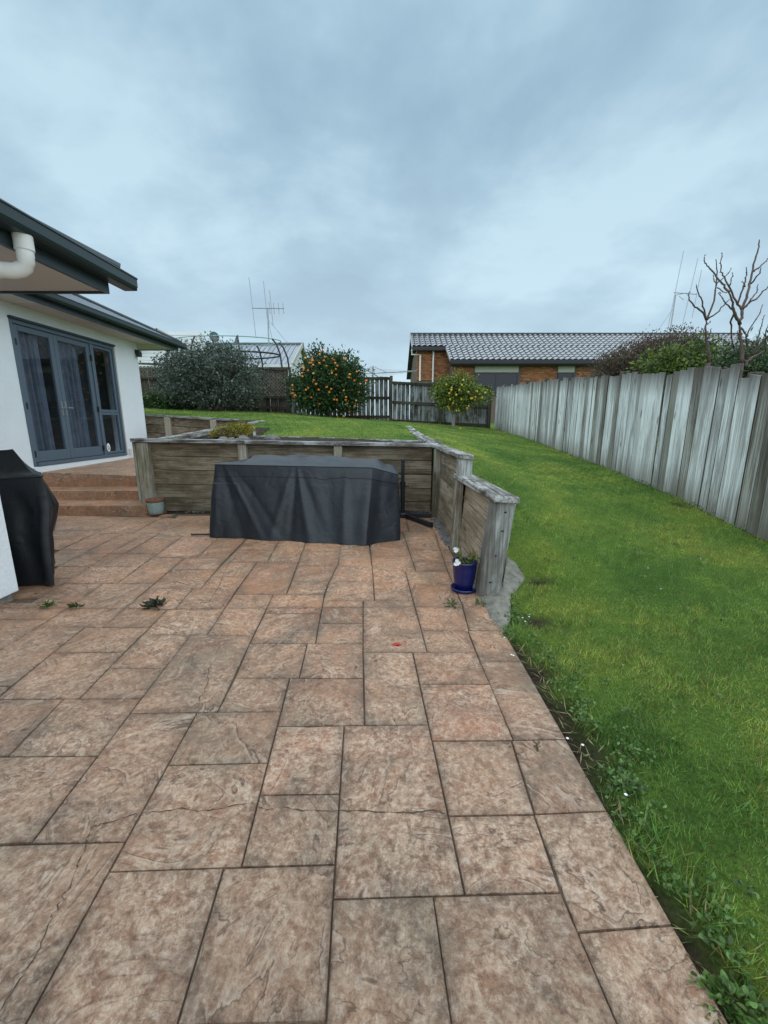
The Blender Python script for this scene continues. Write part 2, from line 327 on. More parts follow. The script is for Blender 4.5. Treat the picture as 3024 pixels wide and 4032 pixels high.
PLASTER = simple('white plaster', (.83, .88, .905), .75, .3, bump=.7, bscale=32, var=.035, vscale=1.6)
SOFFIT = simple('soffit board', (.62, .58, .54), .7, .3)
DARKP = simple('dark green grey paint', (.020, .036, .042), .38, .5)
FRAME = simple('blue grey window frame', (.105, .145, .185), .45, .45)
GLASS = glass_mat()
CURT = simple('grey curtain', (.13, .145, .18), .9, .2, var=.15, vscale=9)
ROOMD = simple('dark room', (.06, .06, .065), .9, .1)
BLACK = simple('black plastic', (.012, .013, .015), .45, .5)
PVC = simple('white plastic pipe', (.74, .73, .70), .4, .5, var=.08, vscale=12)
CONC = simple('rough concrete', (.235, .225, .19), .95, .15, bump=1., bscale=70, var=.35, vscale=14)
METALROOF = simple('light metal roof', (.25, .285, .32), .35, .5, metal=.3, var=.12, vscale=2)
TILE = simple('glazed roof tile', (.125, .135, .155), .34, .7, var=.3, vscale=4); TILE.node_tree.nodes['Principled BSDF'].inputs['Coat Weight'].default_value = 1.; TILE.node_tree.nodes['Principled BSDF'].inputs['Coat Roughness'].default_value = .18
TILEN = simple('tile nose shade', (.022, .025, .03), .7)  # front nose of each tile, its shade put into the colour
TILED = simple('dark tile', (.03, .033, .04), .5)
MORTAR = simple('mortar', (.16, .125, .10), .95, .1)
def brick_mat():
    m, t, b = mat('brick'); oi = N(t, 'ShaderNodeObjectInfo'); g = N(t, 'ShaderNodeNewGeometry')
    c = ramp(t, oi.outputs['Random'], [(0., (.24, .095, .042)), (.5, (.38, .155, .065)), (1., (.48, .225, .10))])
    n = N(t, 'ShaderNodeTexNoise', Scale=18., Detail=4.); t.links.new(g.outputs['Position'], n.inputs['Vector'])
    c = mixc(t, ramp(t, n.outputs[0], [(.4, .4), (.6, 0.)]), c, (.10, .05, .03)); t.links.new(c, b.inputs['Base Color']); b.inputs['Roughness'].default_value = .85
    return m
BRICK = brick_mat()
WHITEB = simple('white weatherboard', (.70, .72, .72), .6, .4)
CREAM = simple('cream fascia', (.42, .42, .36), .6, .4)
LINTEL = simple('pale lintel panel', (.50, .50, .45), .7, .3)
NAVY = simple('navy window frame', (.012, .018, .04), .4, .5)
GREENT = simple('green trampoline tube', (.22, .44, .36), .4, .5)
STEEL = simple('galvanised steel', (.33, .35, .37), .45, .5, metal=.6)
STONEG = simple('grey garden stone', (.17, .165, .155), .85, .3, bump=.8, bscale=40, var=.4, vscale=15)
SOILM = simple('garden soil', (.045, .036, .027), .95, .1, bump=1., bscale=45, var=.5, vscale=20)
COVER = cover_mat('charcoal table cover', (.016, .021, .028), .42)
BBQC = cover_mat('black barbecue cover', (.010, .012, .015), .46)
BLUEGL = simple('cobalt glazed ceramic', (.006, .010, .095), .25, .6)
CELAD = simple('pale green glazed pot', (.33, .44, .42), .45, .5, var=.15, vscale=18)
TERRA = simple('weathered terracotta', (.22, .11, .065), .85, .3, var=.35, vscale=25)
BARK = simple('bark', (.10, .085, .065), .9, .2, bump=.8, bscale=50, var=.4, vscale=12)
FIGB = simple('fig bark', (.105, .074, .064), .8, .3, var=.4, vscale=6)
LEAF = attr_mat('leaf', .5, .35, .22)
FRUIT = attr_mat('citrus skin', .45, .4)
PETAL = simple('white petal', (.85, .86, .86), .6, .3)
REDST = simple('red stain', (.45, .03, .015), .5, .4)

# ------------------------------------------------------------------ terrain
CP = np.array([
 (.8, -4, -.01), (.8, 0, -.01), (.8, 1.5, -.01), (.85, 2.7, -.01), (1.03, 3.28, .02), (1.05, 3.8, .2), (1.05, 4.3, .38), (1.0, 5, .6), (.95, 6.0, .86), (.8, 6.6, .97),
 (2.4, 0, .02), (2.4, 2.5, .05), (2.4, 4, .14), (2.4, 6.5, .52), (2.4, 10, .86), (4, 0, .05), (3.9, 2, .08),
 (3.9, 4.08, .127), (3.9, 4.43, .179), (3.9, 5.4, .30), (3.95, 6.7, .44), (4.0, 9.2, .63), (4.07, 13.6, .93), (4.15, 16, 1.07),
 (1.8, 16, 1.25), (-.6, 16, 1.40), (-3.5, 16, 1.62), (-7.7, 16, 1.77), (-9.5, 16, 1.86),
 (-2.0, 7.15, 1.05), (.5, 6.85, 1.0), (.6, 9.5, 1.19), (-2.75, 10, 1.31), (-5.8, 10.6, 1.46), (-2.8, 13, 1.47), (-9, 11, 1.62),
 (-2.9, 6.5, .93), (-1.5, 6.3, .93), (.3, 6.3, .92), (7, 4, .15), (7, 10, .7), (7, 16, 1.0), (7, -2, .0), (0, 22, 1.55), (-9, 22, 2.0), (8, 22, 1.2)], float)
def _phi(r): return np.where(r > 1e-9, r*r*np.log(np.maximum(r, 1e-9)), 0.)
_n = len(CP); _K = _phi(np.linalg.norm(CP[:, None, :2]-CP[None, :, :2], axis=2))+np.eye(_n)*.02; _P = np.c_[np.ones(_n), CP[:, :2]]
_S = np.linalg.solve(np.block([[_K, _P], [_P.T, np.zeros((3, 3))]]), np.r_[CP[:, 2], 0, 0, 0])
def terr(x, y):
    x = np.atleast_1d(np.asarray(x, float)); y = np.atleast_1d(np.asarray(y, float))
    xc = np.clip(x, -9.5, 7); yc = np.clip(y, -4, 22)
    r = np.sqrt((xc[:, None]-CP[None, :, 0])**2+(yc[:, None]-CP[None, :, 1])**2)
    z = _phi(r)@_S[:_n]+_S[_n]+_S[_n+1]*xc+_S[_n+2]*yc
    d = np.maximum(np.abs(x-xc), np.abs(y-yc)); k = np.clip(d/60., 0, 1); return z*(1-k)+1.0*k
def tz(x, y): return float(terr(x, y)[0])
EDGE = .765
def edge_x(y):   # wandering line where soil begins to carry grass
    return .85+.05*np.sin(y*4.1+.5)+.035*np.sin(y*9.7)+.02*np.sin(y*23.)
PATCH = [(1.05, 2.62, .09), (1.28, 3.25, .05), (3.78, 5.2, .07)]
def soil_mask(x, y):
    m = np.clip((edge_x(y)-x)/.06+.4, 0, 1)*(y < 3.2)
    for a, b, r in PATCH: m = np.maximum(m, np.clip(1.6-np.hypot((x-a)/1.3, y-b)/r+.35*np.sin(x*60+y*41), 0, 1))
    m = np.maximum(m, np.clip((x-(3.82+.02*(y-4)))/.08, 0, 1)*(np.sin(y*3.1)*.5+.5)*(x < 4.0)*(y > 2))
    return m
HOLE = [(EDGE-.01, -5), (EDGE-.01, 2.98), (.84, 4.2), (.81, 6.19), (-3.2, 6.19), (-2.85, 10.02), (-6.3, 10.55), (-20, 10.9), (-20, -5)]
def in_poly(x, y, poly):
    c = np.zeros(len(x), bool); n = len(poly)
    for i in range(n):
        (x0, y0), (x1, y1) = poly[i], poly[(i+1) % n]
        c ^= ((y0 > y) != (y1 > y)) & (x < (x1-x0)*(y-y0)/(y1-y0+1e-12)+x0)
    return c
def make_ground():
    pts = []
    def grid(x0, x1, y0, y1, s):
        X, Y = np.meshgrid(np.arange(x0, x1, s), np.arange(y0, y1, s)); return np.c_[X.ravel(), Y.ravel()]
    near = grid(.70, 4.6, -1, 7, .085); mid = grid(-9.5, 5, 6.2, 18, .28); far = grid(-60, 60, -20, 80, 4.); vf = grid(-800, 800, -400, 1400, 80.)
    mid = mid[~((mid[:, 0] > .65) & (mid[:, 1] < 7.1))]
    far = far[~((far[:, 0] > -10) & (far[:, 0] < 5.5) & (far[:, 1] > -3) & (far[:, 1] < 19))]
    vf = vf[~((abs(vf[:, 0]) < 62) & (vf[:, 1] > -22) & (vf[:, 1] < 82))]
    near = near+rng.uniform(-.02, .02, near.shape)
    P = np.r_[near, mid, far, vf]; P = P[~in_poly(P[:, 0], P[:, 1], HOLE)]
    hb = []
    for i in range(len(HOLE)):
        a = np.array(HOLE[i]); b = np.array(HOLE[(i+1) % len(HOLE)]); k = max(1, int(np.linalg.norm(b-a)/.2))
        hb += [tuple(a+(b-a)*j/k) for j in range(k)]
    nb = len(hb); V = [Vector(p) for p in hb]+[Vector(p) for p in P]
    r = delaunay_2d_cdt(V, [(i, (i+1) % nb) for i in range(nb)], [], 0, 1e-5)
    co = np.array([(v.x, v.y) for v in r[0]]); fc = []
    F_ = np.array([f for f in r[2] if len(f) == 3]); cen = co[F_].mean(1); F_ = F_[~in_poly(cen[:, 0], cen[:, 1], HOLE)]
    z = terr(co[:, 0], co[:, 1]); so = soil_mask(co[:, 0], co[:, 1])
    lum = np.array([noise.noise(Vector((p[0]*3, p[1]*3, 0)))*.005+noise.noise(Vector((p[0]*11, p[1]*11, 5)))*.003 for p in co]); z = z+lum*(np.abs(co[:, 0]) < 12)-so*.03
    me = bpy.data.meshes.new('ground'); V3 = [(a[0], a[1], b) for a, b in zip(co, z)]; faces = [tuple(f) for f in F_]
    base = len(V3); idx = {}
    for i in range(nb):    # skirt along the cut edge so that the ground has depth
        d = np.hypot(co[:, 0]-hb[i][0], co[:, 1]-hb[i][1]); idx[i] = int(d.argmin())
    for i in range(nb): V3.append((hb[i][0], hb[i][1], -.4))
    for i in range(nb):
        j = (i+1) % nb; faces.append((idx[i], idx[j], base+j, base+i))
    me.from_pydata(V3, [], faces); me.update()
    at = me.attributes.new('soil', 'FLOAT', 'POINT'); at.data.foreach_set('value', list(so)+[1.]*nb)
    me.polygons.foreach_set('use_smooth', [True]*len(me.polygons)); me.materials.append(ground_mat())
    o = bpy.data.objects.new('ground', me); COL.objects.link(o); struct(o); o['label'] = 'sloping back lawn and ground with bare soil along the patio edge'
make_ground()

# ------------------------------------------------------------------ patio: each stamped slab is a part
TL = dict(A=(150, 2020, .422), B=(700, 2080, .422), C=(1300, 2080, .422), D=(0, 2380, .4822), E=(700, 2380, .4822), F=(1400, 2380, .4822),
          G=(0, 2800, .6028), H=(900, 2800, .6028), I=(1600, 2800, .6028), J=(0, 3400, .61), K=(900, 3400, .61), L=(1900, 3400, .61), P=(0, 0, 1.))
def pix(tok):
    e = tok[0] == 'e'; tok = tok[1:] if e else tok
    ox, oy, s = TL[tok[0]]; u, v = tok[1:].split(','); return ox+float(u)*s, oy+float(v)*s, e
def gp(tok):
    x, y, e = pix(tok); p = atz(x, y); return np.array([EDGE if e else p[0], p[1]])
SLABS = """
x J715,50 J1440,32 J1140,1036 J150,1036|J1440,32 K685,8 K632,1020 J1140,1042|x K676,228 K1320,210 K1440,1036 K632,1022|x K1322,209 L495,183 L865,1036 K1440,1036
I800,685 eI1345,650 eL1290,392 L605,440|x L605,440 eL1290,392 eL1590,1036 L865,1036|I278,682 I803,680 L495,184 K1525,196|H755,95 H1305,88 K1525,195 K678,226
H325,98 H755,93 H728,537 H213,543|H213,545 H725,538 H690,992 H85,1005|G1100,351 H245,336 H85,1007 J718,48|E165,875 E830,872 H245,335 G1100,350|G855,14 G1283,6 G805,850 G215,845
x P-520,3345 G803,852 J150,1036 P-900,4032|P-420,2982 G640,291 G215,846 P-520,3338|P-300,2752 D520,770 G50,295 P-420,2980|D520,770 D1140,768 G640,290 G50,295
D430,394 D1003,386 D645,768 D-30,770|D900,516 D1340,518 D1140,768 D648,768|D1177,244 D1550,247 D1340,518 D900,515|D690,187 D1212,185 D1005,385 D432,392|D315,183 D690,186 D75,667 D-480,665
D-480,668 D72,668 D-30,770 D-620,770|D-250,122 D390,122 D35,356 D-700,357|D-700,358 D32,358 D-480,666 D-1300,665|D-100,30 D555,30 D392,122 D-250,122|D555,31 D1010,32 D835,181 D315,182
D1013,33 D1361,42 D1212,185 D836,182|D1362,42 E365,40 E238,247 D1178,243|E366,40 E724,36 E607,254 E239,247|E105,256 E607,255 E325,872 D1072,887|E592,314 E1057,317 E991,595 E480,598
E1057,317 E1506,315 E1511,600 E992,596|E716,70 E1161,69 E1127,313 E592,314|E727,27 E1176,25 E1162,68 E716,70|E1177,27 E1513,25 E1508,151 E1157,152|E1156,153 E1508,152 E1506,314 E1127,314
E480,599 E911,598 E838,871 E325,872|E911,599 E1512,601 E1526,979 E822,989|F67,388 F466,391 F594,977 F76,983|F467,390 F977,387 F1097,648 F524,647|F525,649 F1103,650 I729,186 I170,190
F1018,462 eF1345,460 eI1045,181 I730,186|F894,213 eF1165,213 eF1345,459 F1018,461|F542,213 F894,213 F976,386 F584,385|F66,19 F486,15 F584,384 F67,386|F486,16 F856,18 F951,212 F542,212
F856,18 eF1045,22 eF1160,212 F951,212|I171,191 I657,190 I869,662 I276,680|I658,190 eI1046,181 eI1337,650 I870,663|B1365,674 C306,674 C307,737 B1350,738|C307,674 C771,672 C786,735 C308,737
B1387,499 C401,496 C413,672 B1362,673|C396,396 C702,398 C770,671 C413,672|C703,399 C1095,401 C1151,523 C738,524|C738,525 C1152,524 C1263,728 C787,733|C1153,524 eC1330,524 eC1425,733 C1263,729
C779,309 C1048,314 C1096,401 C800,394|C735,198 C1030,206 C1087,311 C778,308|C1030,206 C1120,205 C1172,312 C1087,311|C1049,314 C1172,313 eC1330,523 C1152,523|C382,172 C723,172 C798,394 C396,395
C300,30 C672,29 C723,171 C382,171|C673,29 C965,29 C1030,205 C735,197|P1596,2030 P1690,2030 P1707,2092 P1610,2092|P1692,2030 P1704,2030 P1772,2166 P1737,2166|P1500,2030 P1595,2030 P1609,2092 P1445,2092
B736,320 B1119,317 B1011,615 B536,616|B441,317 B735,320 B629,451 B318,448|B318,449 B628,452 B540,567 B216,563|B1120,350 B1466,354 B1441,494 B1071,494|B1070,495 B1386,498 B1356,616 B1012,616
C45,354 C391,351 C401,495 C21,495|B536,617 B887,619 B831,742 B452,743|B887,619 B1356,617 B1347,738 B831,742|B135,568 B540,569 B451,743 B-10,743|A1038,704 A1438,708 A1276,887 A817,884
A1366,420 B445,279 B351,385 A1249,527|A1248,528 B350,386 B213,562 A1041,702|A1344,218 A1689,222 A1476,416 A1077,413|B387,80 B640,80 B446,278 B180,273|B672,60 B985,60 B892,203 B578,202
B530,204 B892,204 B836,315 B444,316|B985,60 B1219,60 B1121,316 B838,315|B1220,60 B1540,60 B1530,219 B1164,213|B1164,214 B1530,220 B1515,348 B1121,349|C115,60 C380,60 C390,350 C92,349
A180,22 A870,36 A591,161 A150,161|A871,37 A1167,38 A891,186 A547,186|A1168,39 A1386,60 A1134,188 A892,187|A1387,60 A1660,60 A1443,213 A1106,212|A1661,60 A1900,60 A1690,222 A1444,214
A150,162 A590,162 A398,246 A50,246|A50,247 A396,247 A203,344 A-100,344|A546,188 A797,189 A481,345 A204,344|A204,346 A479,346 A191,496 A-60,496|A798,189 A1001,190 A661,376 A432,375|A431,376 A656,378 A483,497 A192,497
A1001,190 A1132,190 A831,376 A661,376|A657,379 A767,381 A581,499 A488,498|A768,381 A1111,382 A929,504 A581,500|A1106,213 A1343,218 A1112,381 A831,376|A494,504 A927,506 A746,649 A256,654|A1078,414 A1366,420 A1073,656 A747,650
A185,499 A489,499 A319,608 A0,608|A-50,609 A319,609 A0,796 A-500,796|A256,657 A606,659 A346,836 A-60,832|A607,660 A1072,657 A816,881 A286,882|A-400,837 A346,837 A268,884 A-500,884
P700,2030 P950,2030 P880,2103 P600,2103|P952,2030 P1150,2030 P1105,2103 P885,2103|P1152,2030 P1330,2030 P1300,2103 P1108,2103|P1332,2030 P1498,2030 P1443,2103 P1302,2103
"""
patio = MB().box(-6.2, EDGE-.012, -.6, 5.98, -.12, -.013).build('patio', JOINT); struct(patio)
patio['label'] = 'stamped concrete patio in reddish brown slate pattern'
def slab_mesh(q, j=.004, c=.004, z=0.):
    q = [Vector((p[0], p[1])) for p in q]
    ar = sum(q[i].x*q[(i+1) % 4].y-q[(i+1) % 4].x*q[i].y for i in range(4))
    if ar < 0: q = q[::-1]
    def inset(d):
        o = []
        for i in range(4):
            a, b_, c_ = q[i-1], q[i], q[(i+1) % 4]; e1 = (b_-a).normalized(); e2 = (c_-b_).normalized()
            n1 = Vector((-e1.y, e1.x)); n2 = Vector((-e2.y, e2.x)); o.append(b_+(n1+n2)*d/max(.3, 1+n1.dot(n2)))
        return o
    a = inset(j); t_ = inset(j+c); w_ = inset(j+c+random.uniform(.03, .06)); m = MB()
    m.add([(p.x, p.y, -.03) for p in a]+[(p.x, p.y, z-c*.8) for p in a]+[(p.x, p.y, z) for p in t_]+[(p.x, p.y, z+.0012) for p in w_],
          [(12, 13, 14, 15)]+[(i, (i+1) % 4, 4+(i+1) % 4, 4+i) for i in range(4)]+[(4+i, 4+(i+1) % 4, 8+(i+1) % 4, 8+i) for i in range(4)]+[(8+i, 8+(i+1) % 4, 12+(i+1) % 4, 12+i) for i in range(4)])
    return m
QS = []
for row in SLABS.strip().split('\n'):
    for s in row.split('|'):
        tk = s.split(); ext = tk[0] == 'x'; tk = tk[1:] if ext else tk
        q = [gp(k) for k in tk]
        if ext:
            q[2] = q[1]+(q[2]-q[1])*2.6; q[3] = q[0]+(q[3]-q[0])*2.6
        QS.append(np.array(q))
QS = np.array(QS); nS = len(QS)
for it_ in range(10):      # close the small mismatches between neighbouring slabs
    A = QS.reshape(-1, 2); Bq = np.roll(QS, -1, 1).reshape(-1, 2); D = Bq-A; L2 = (D**2).sum(1); own = np.repeat(np.arange(nS), 4); new = QS.copy()
    for i in range(nS):
        for k in range(4):
            p = QS[i, k]; t_ = np.clip(((p-A)*D).sum(1)/L2, 0, 1); C_ = A+D*t_[:, None]; d = np.hypot(*(C_-p).T); d[own == i] = 9
            near_ = d < (.05 if p[1] < 3.5 else .07)
            if near_.any(): w_ = 1/(d[near_]+.004); new[i, k] = p*.4+.6*(C_[near_]*w_[:, None]).sum(0)/w_.sum()
    for i in range(nS):
        for k in range(4):
            if QS[i, k, 0] >= EDGE-1e-6: new[i, k, 0] = EDGE
    QS = new
FILL = []
PQ = [[tuple(p) for p in q] for q in QS]
yy = 5.9
while yy > -.5:
    xx = -3.5
    while xx < EDGE-.1:
        wx, wy = random.choice((.45, .6, .75)), .5
        for k_ in (1., .55, .3):
            x1_ = min(xx+wx*k_, EDGE-.02); y1_ = yy-wy*k_
            gx_, gy_ = np.meshgrid(np.linspace(xx+.012, x1_-.012, 4), np.linspace(y1_+.012, yy-.012, 4)); gx_ = gx_.ravel(); gy_ = gy_.ravel()
            if not any(in_poly(gx_, gy_, q).any() for q in PQ if min(p[0] for p in q) < x1_ and max(p[0] for p in q) > xx and min(p[1] for p in q) < yy and max(p[1] for p in q) > y1_):
                f_ = np.array([(xx, yy), (x1_, yy), (x1_, y1_), (xx, y1_)]); FILL.append(f_); PQ.append([tuple(p) for p in f_]); break
        xx += .15
    yy -= .12
for q in list(QS)+FILL:
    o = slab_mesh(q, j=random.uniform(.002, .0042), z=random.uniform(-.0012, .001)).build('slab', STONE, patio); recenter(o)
    o.data.attributes.new('edge', 'FLOAT', 'POINT').data.foreach_set('value', [1.]*12+[0.]*4)
CRK = ["G575,850 G570,840 G600,762 G640,750 G700,732 G760,715 G830,685 G900,682", "H190,632 H245,645 H350,632 H480,655 H590,648 H700,655 H850,656 H1000,664 H1200,668 H1330,645 H1430,668",
       "G565,862 G560,900 G522,990 J490,40 J445,165 J400,210 J380,290 J335,345 J300,430 J262,550 J225,620 J160,700 J110,790 J0,965", "E400,320 E340,350 E310,410 E315,450 E250,530 E245,650 E215,710 E178,770 E180,830 E165,872",
       "B735,172 B690,205 B620,240 B545,270 B490,312 B455,370 B420,440 B405,500 B372,560 B330,640 B285,700", "G960,670 G1080,660 G1180,640 G1300,655 G1420,650 G1530,615 G1640,608",
       "G1640,608 G1655,606"]
for k, c in enumerate(CRK):
    P = [gp(t) for t in c.split()]; Q = []
    for a, b in zip(P[:-1], P[1:]):
        for i in range(4): Q.append(a+(b-a)*i/4+rng.normal(0, .0022, 2))
    Q.append(P[-1]); m = MB(); V = []
    for i, p in enumerate(Q):
        d = Q[min(i+1, len(Q)-1)]-Q[max(i-1, 0)]; d = d/(np.linalg.norm(d)+1e-9); w_ = random.choice((.0005, .0009, .0014, .002))*(.25 if i in (0, len(Q)-1) else 1)
        V += [(p[0]-d[1]*w_, p[1]+d[0]*w_, .0032), (p[0]+d[1]*w_, p[1]-d[0]*w_, .0032)]
    m.add(V, [(2*i, 2*i+1, 2*i+3, 2*i+2) for i in range(len(Q)-1)]); m.build('crack', CRACK, patio)
def blot(name, tok, r, matl, seed, z=.0036):
    c = gp(tok); m = MB(); n = 14; rr = random.Random(seed)
    m.add([(c[0]+r*rr.uniform(.4, 1.2)*math.cos(6.283*i/n)*1.3, c[1]+r*rr.uniform(.4, 1.2)*math.sin(6.283*i/n), z) for i in range(n)], [tuple(range(n))]); return m.build(name, matl, patio)
for i, (t_, r_) in enumerate([('F337,328', .022), ('F350,340', .012), ('F402,308', .009), ('F380,318', .006)]): blot('red_stain', t_, r_, REDST, i)

# ------------------------------------------------------------------ steps and upper terrace
def terz(x, y): return .425+.038*(-3.45-x)+.012*(y-6.76)
XW = -5.6
terrace = MB()
tp = [(-3.44, 6.76), (-3.12, 10.0), (-6.0, 10.5), (-9., 10.6), (-9., 10.02), (XW-.05, 10.02), (XW-.05, 6.76)]
n_ = len(tp)
terrace.add([(x, y, terz(x, y)) for x, y in tp]+[(x, y, .1) for x, y in tp], [tuple(range(n_))]+[(i, n_+i, n_+(i+1) % n_, (i+1) % n_) for i in range(n_)])
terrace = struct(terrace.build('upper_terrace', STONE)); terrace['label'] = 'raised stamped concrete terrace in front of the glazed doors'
for x0, x1, y0, y1, z0, z1 in [(-5.62, -3.39, 5.815, 6.30, -.03, .137), (-5.62, -3.47, 6.275, 6.79, .10, .275)]:
    o = MB().box(x0, x1, y0, y1, z0, z1).build('step', STEPM, terrace, bevel=.016, seg=2); recenter(o)
o = MB().box(-5.62, -3.47, 6.755, 6.90, .2, .422).build('step', STEPM, terrace, bevel=.014, seg=2); recenter(o)

# ------------------------------------------------------------------ house
house = thing('house', 'white plastered house with dark green gutters and glazed doors', 'house', (-6, 2, 0))
# near block
wl = MB().box(-9, -2.77, -4, 2.97, .05, 2.42); wl.build('wall', PLASTER, house, bevel=.008)
MB().box(-8.9, -2.80, -4, 2.94, -.05, .05).build('foundation', CONC, house)
def gutter_run(X, Y0, Y1, ztop, zf, parent):
    # quad gutter profile swept along Y, open topped
    prof = [(0, 0), (.012, 0), (.014, -.010), (.006, -.016), (.006, -.075), (-.004, -.092), (-.02, -.105), (-.115, -.105), (-.115, -.012), (-.107, -.012), (-.107, -.097), (-.025, -.097), (-.003, -.07), (-.003, 0)]
    m = MB(); n = len(prof); V = [(X+a, Y0, ztop+b) for a, b in prof]+[(X+a, Y1, ztop+b) for a, b in prof]
    m.add(V, [(i, n+i, n+(i+1) % n, (i+1) % n) for i in range(n)]+[tuple(range(n))[::-1], tuple(range(n, 2*n))])
    m.box(X-.112, X-.002, Y1-.004, Y1+.002, ztop-.103, ztop-.004)
    g = m.build('gutter', DARKP, parent)
    MB().box(X-.145, X-.118, Y0, Y1-.22, zf, ztop-.005).build('fascia', DARKP, parent)
    return g
gutter_run(-2.2, -4, 4.05, 2.55, 2.36, house)
MB().box(-9, -2.35, 3.80, 3.83, 2.36, 2.545).build('fascia', DARKP, house)
MB().box(-9, -2.347, -4, 3.799, 2.375, 2.395).build('soffit', SOFFIT, house)
def hip(xe, y0, y1, ze, run, pitch, parent, matl):
    tpz = math.tan(math.radians(pitch)); m = MB()
    a = (xe, y1, ze); b = (xe, y0, ze); c = (xe-run, y0, ze+run*tpz); d = (xe-run, y1-run, ze+run*tpz); e = (xe-2*run, y1, ze); f = (xe-2*run, y0, ze)
    m.add([a, b, c, d, e, f], [(0, 3, 2, 1), (0, 4, 3), (4, 5, 2, 3)])
    r = m.build('roof', matl, parent)
    cap_ = MB(); cap_.tube([Vector(a)+Vector((0, 0, .01)), Vector(d)+Vector((0, 0, .03))], .055, 8); cap_.tube([Vector(d)+Vector((0, 0, .03)), Vector(c)+Vector((0, 0, .03))], .055, 8)
    cap_.build('ridge_cap', DARKP, r)
    n = int(run*2/.76)                                    # ribs of the sheet roofing on the near slope
    for k in range(int((y1-y0)/.2)):
        yy = y1-.1-k*.2
        top = min(run, y1-yy)
        if top < .15: continue
        q = MB(); q.beam((xe, yy, ze+.014), (xe-top, yy, ze+top*tpz+.014), .03, .014); q.build('roof_rib', matl, r)
    return r
hip(-2.26, -4, 3.9, 2.56, 3.3, 25, house, METALROOF)
for yj in (.2, 1.4, 2.6): MB().box(-2.77, -2.349, yj-.02, yj+.02, 2.368, 2.3745).build('soffit_joint', SOFFIT, house)
# wing with doors
Z0, Z1, D0, D1 = .605, 2.825, 6.67, 9.12
wing = MB(); wing.box(XW-.12, XW, 2.9, D0, .35, 3.05).box(XW-.12, XW, D1, 10.0, .47, 3.05).box(XW-.12, XW, D0, D1, Z1, 3.05)
wing.box(-13, XW-.12, 9.88, 10.0, .3, 3.05)
wing.build('wall', PLASTER, house)
MB().box(XW-.10, XW+.035, D0-.04, D1+.02, .40, Z0-.006).build('door_step', PLASTER, house, bevel=.006)
MB().box(XW-2.5, XW-.6, D0-.6, D1+.6, .45, 3.0).build('room_interior', ROOMD, house)
gutter_run(-5.0, 2.5, 11.2, 3.215, 3.03, house)
MB().box(-13, -5.15, 10.86, 10.89, 3.03, 3.21).build('fascia', DARKP, house)
MB().box(-13, -5.147, 2.5, 10.859, 3.045, 3.065).build('soffit', SOFFIT, house)
for yj in (4.4, 5.6, 6.8, 8.0, 9.2, 10.15): MB().box(-5.6, -5.149, yj-.018, yj+.018, 3.038, 3.0445).build('soffit_joint', SOFFIT, house)
hip(-5.06, 2.5, 11.05, 3.225, 4.0, 25, house, METALROOF)
# doors: frame, two leaves, sidelight
fx = XW+.015
door = MB().box(XW-.10, fx, D0, D0+.05, Z0, Z1).box(XW-.10, fx, D1-.05, D1, Z0, Z1).box(XW-.10, fx, D0+.05, D1-.05, Z1-.06, Z1).box(XW-.10, fx+.03, D0+.05, D1-.05, Z0, Z0+.055).box(XW-.10, fx, 8.40, 8.46, Z0+.055, Z1-.06)
door.build('door_frame', FRAME, house, bevel=.004)
MB().box(XW-.02, fx+.035, D0-.01, D1+.01, Z1, Z1+.035).build('head_flashing', DARKP, house)
def leaf(nm, y0, y1, z0, z1, st=.085, bot=.17):
    x0, x1 = XW-.055, XW-.008
    d = MB().box(x0, x1, y0, y0+st, z0, z1).box(x0, x1, y1-st, y1, z0, z1).box(x0, x1, y0+st, y1-st, z0, z0+bot).box(x0, x1, y0+st, y1-st, z1-st, z1).build(nm, FRAME, house, bevel=.005)
    MB().box(XW-.036, XW-.030, y0+st, y1-st, z0+bot, z1-st).build('pane', GLASS, d)
    return d
def curtain(y0, y1, z0, z1, seed):
    m = MB(); n = 60; V = []; ph = seed*1.7
    for i in range(n+1):
        f = i/n; y = y0+(y1-y0)*f; x = XW-.13+.035*math.sin(f*26+ph)+.02*math.sin(f*61+ph*2)
        V += [(x, y+.03*math.sin(f*11+ph), z0), (x-.01, y, z1)]
    m.add(V, [(2*i, 2*i+2, 2*i+3, 2*i+1) for i in range(n)]); return m.build('curtain', CURT, house, smooth=True)
zl0, zl1 = Z0+.062, Z1-.066
d1 = leaf('door', D0+.056, 7.512, zl0, zl1); d2 = leaf('door', 7.520, 8.394, zl0, zl1)
curtain(D0+.1, 7.28, zl0+.1, zl1, 1); curtain(7.58, 8.2, zl0+.1, zl1, 2)
for dd, yy in ((d1, 7.47), (d2, 7.56)):
    h = MB().box(XW-.010, XW+.002, yy-.018, yy+.018, 1.42, 1.66); h.tube([(XW, yy, 1.55), (XW+.045, yy, 1.55), (XW+.05, yy+(-.1 if dd is d1 else .1), 1.55)], .009, 8); h.build('handle', STEEL, dd)
    for zz in (.80, 1.55, 2.5):
        ya = D0+.05 if dd is d1 else 8.392
        MB().box(XW-.01, XW+.022, ya-.012, ya+.012, zz-.05, zz+.05).build('hinge', BLACK, dd)
sl = leaf('window', 8.464, D1-.056, 1.50, zl1, .05, .05); s2 = leaf('window', 8.464, D1-.056, zl0, 1.495, .05, .05)
st = MB(); st.add([(XW-.0285, 8.60+.055*math.cos(t*.2618), .80+.085*math.sin(t*.2618)) for t in range(24)], [tuple(range(24))]); st = st.build('sticker', PETAL, s2)
q = MB(); q.tube([(XW-.0275, 8.60+.03*math.cos(t*.42+1)*(.5+.04*t), .80+.05*math.sin(t*.42+1)*(.5+.04*t)) for t in range(14)], .005, 5); q.build('sticker_mark', BLACK, st)
MB().box(XW, XW+.012, D1, D1+.035, Z0-.02, Z1).build('wall_trim', simple('pale trim', (.50, .44, .37), .7), house)
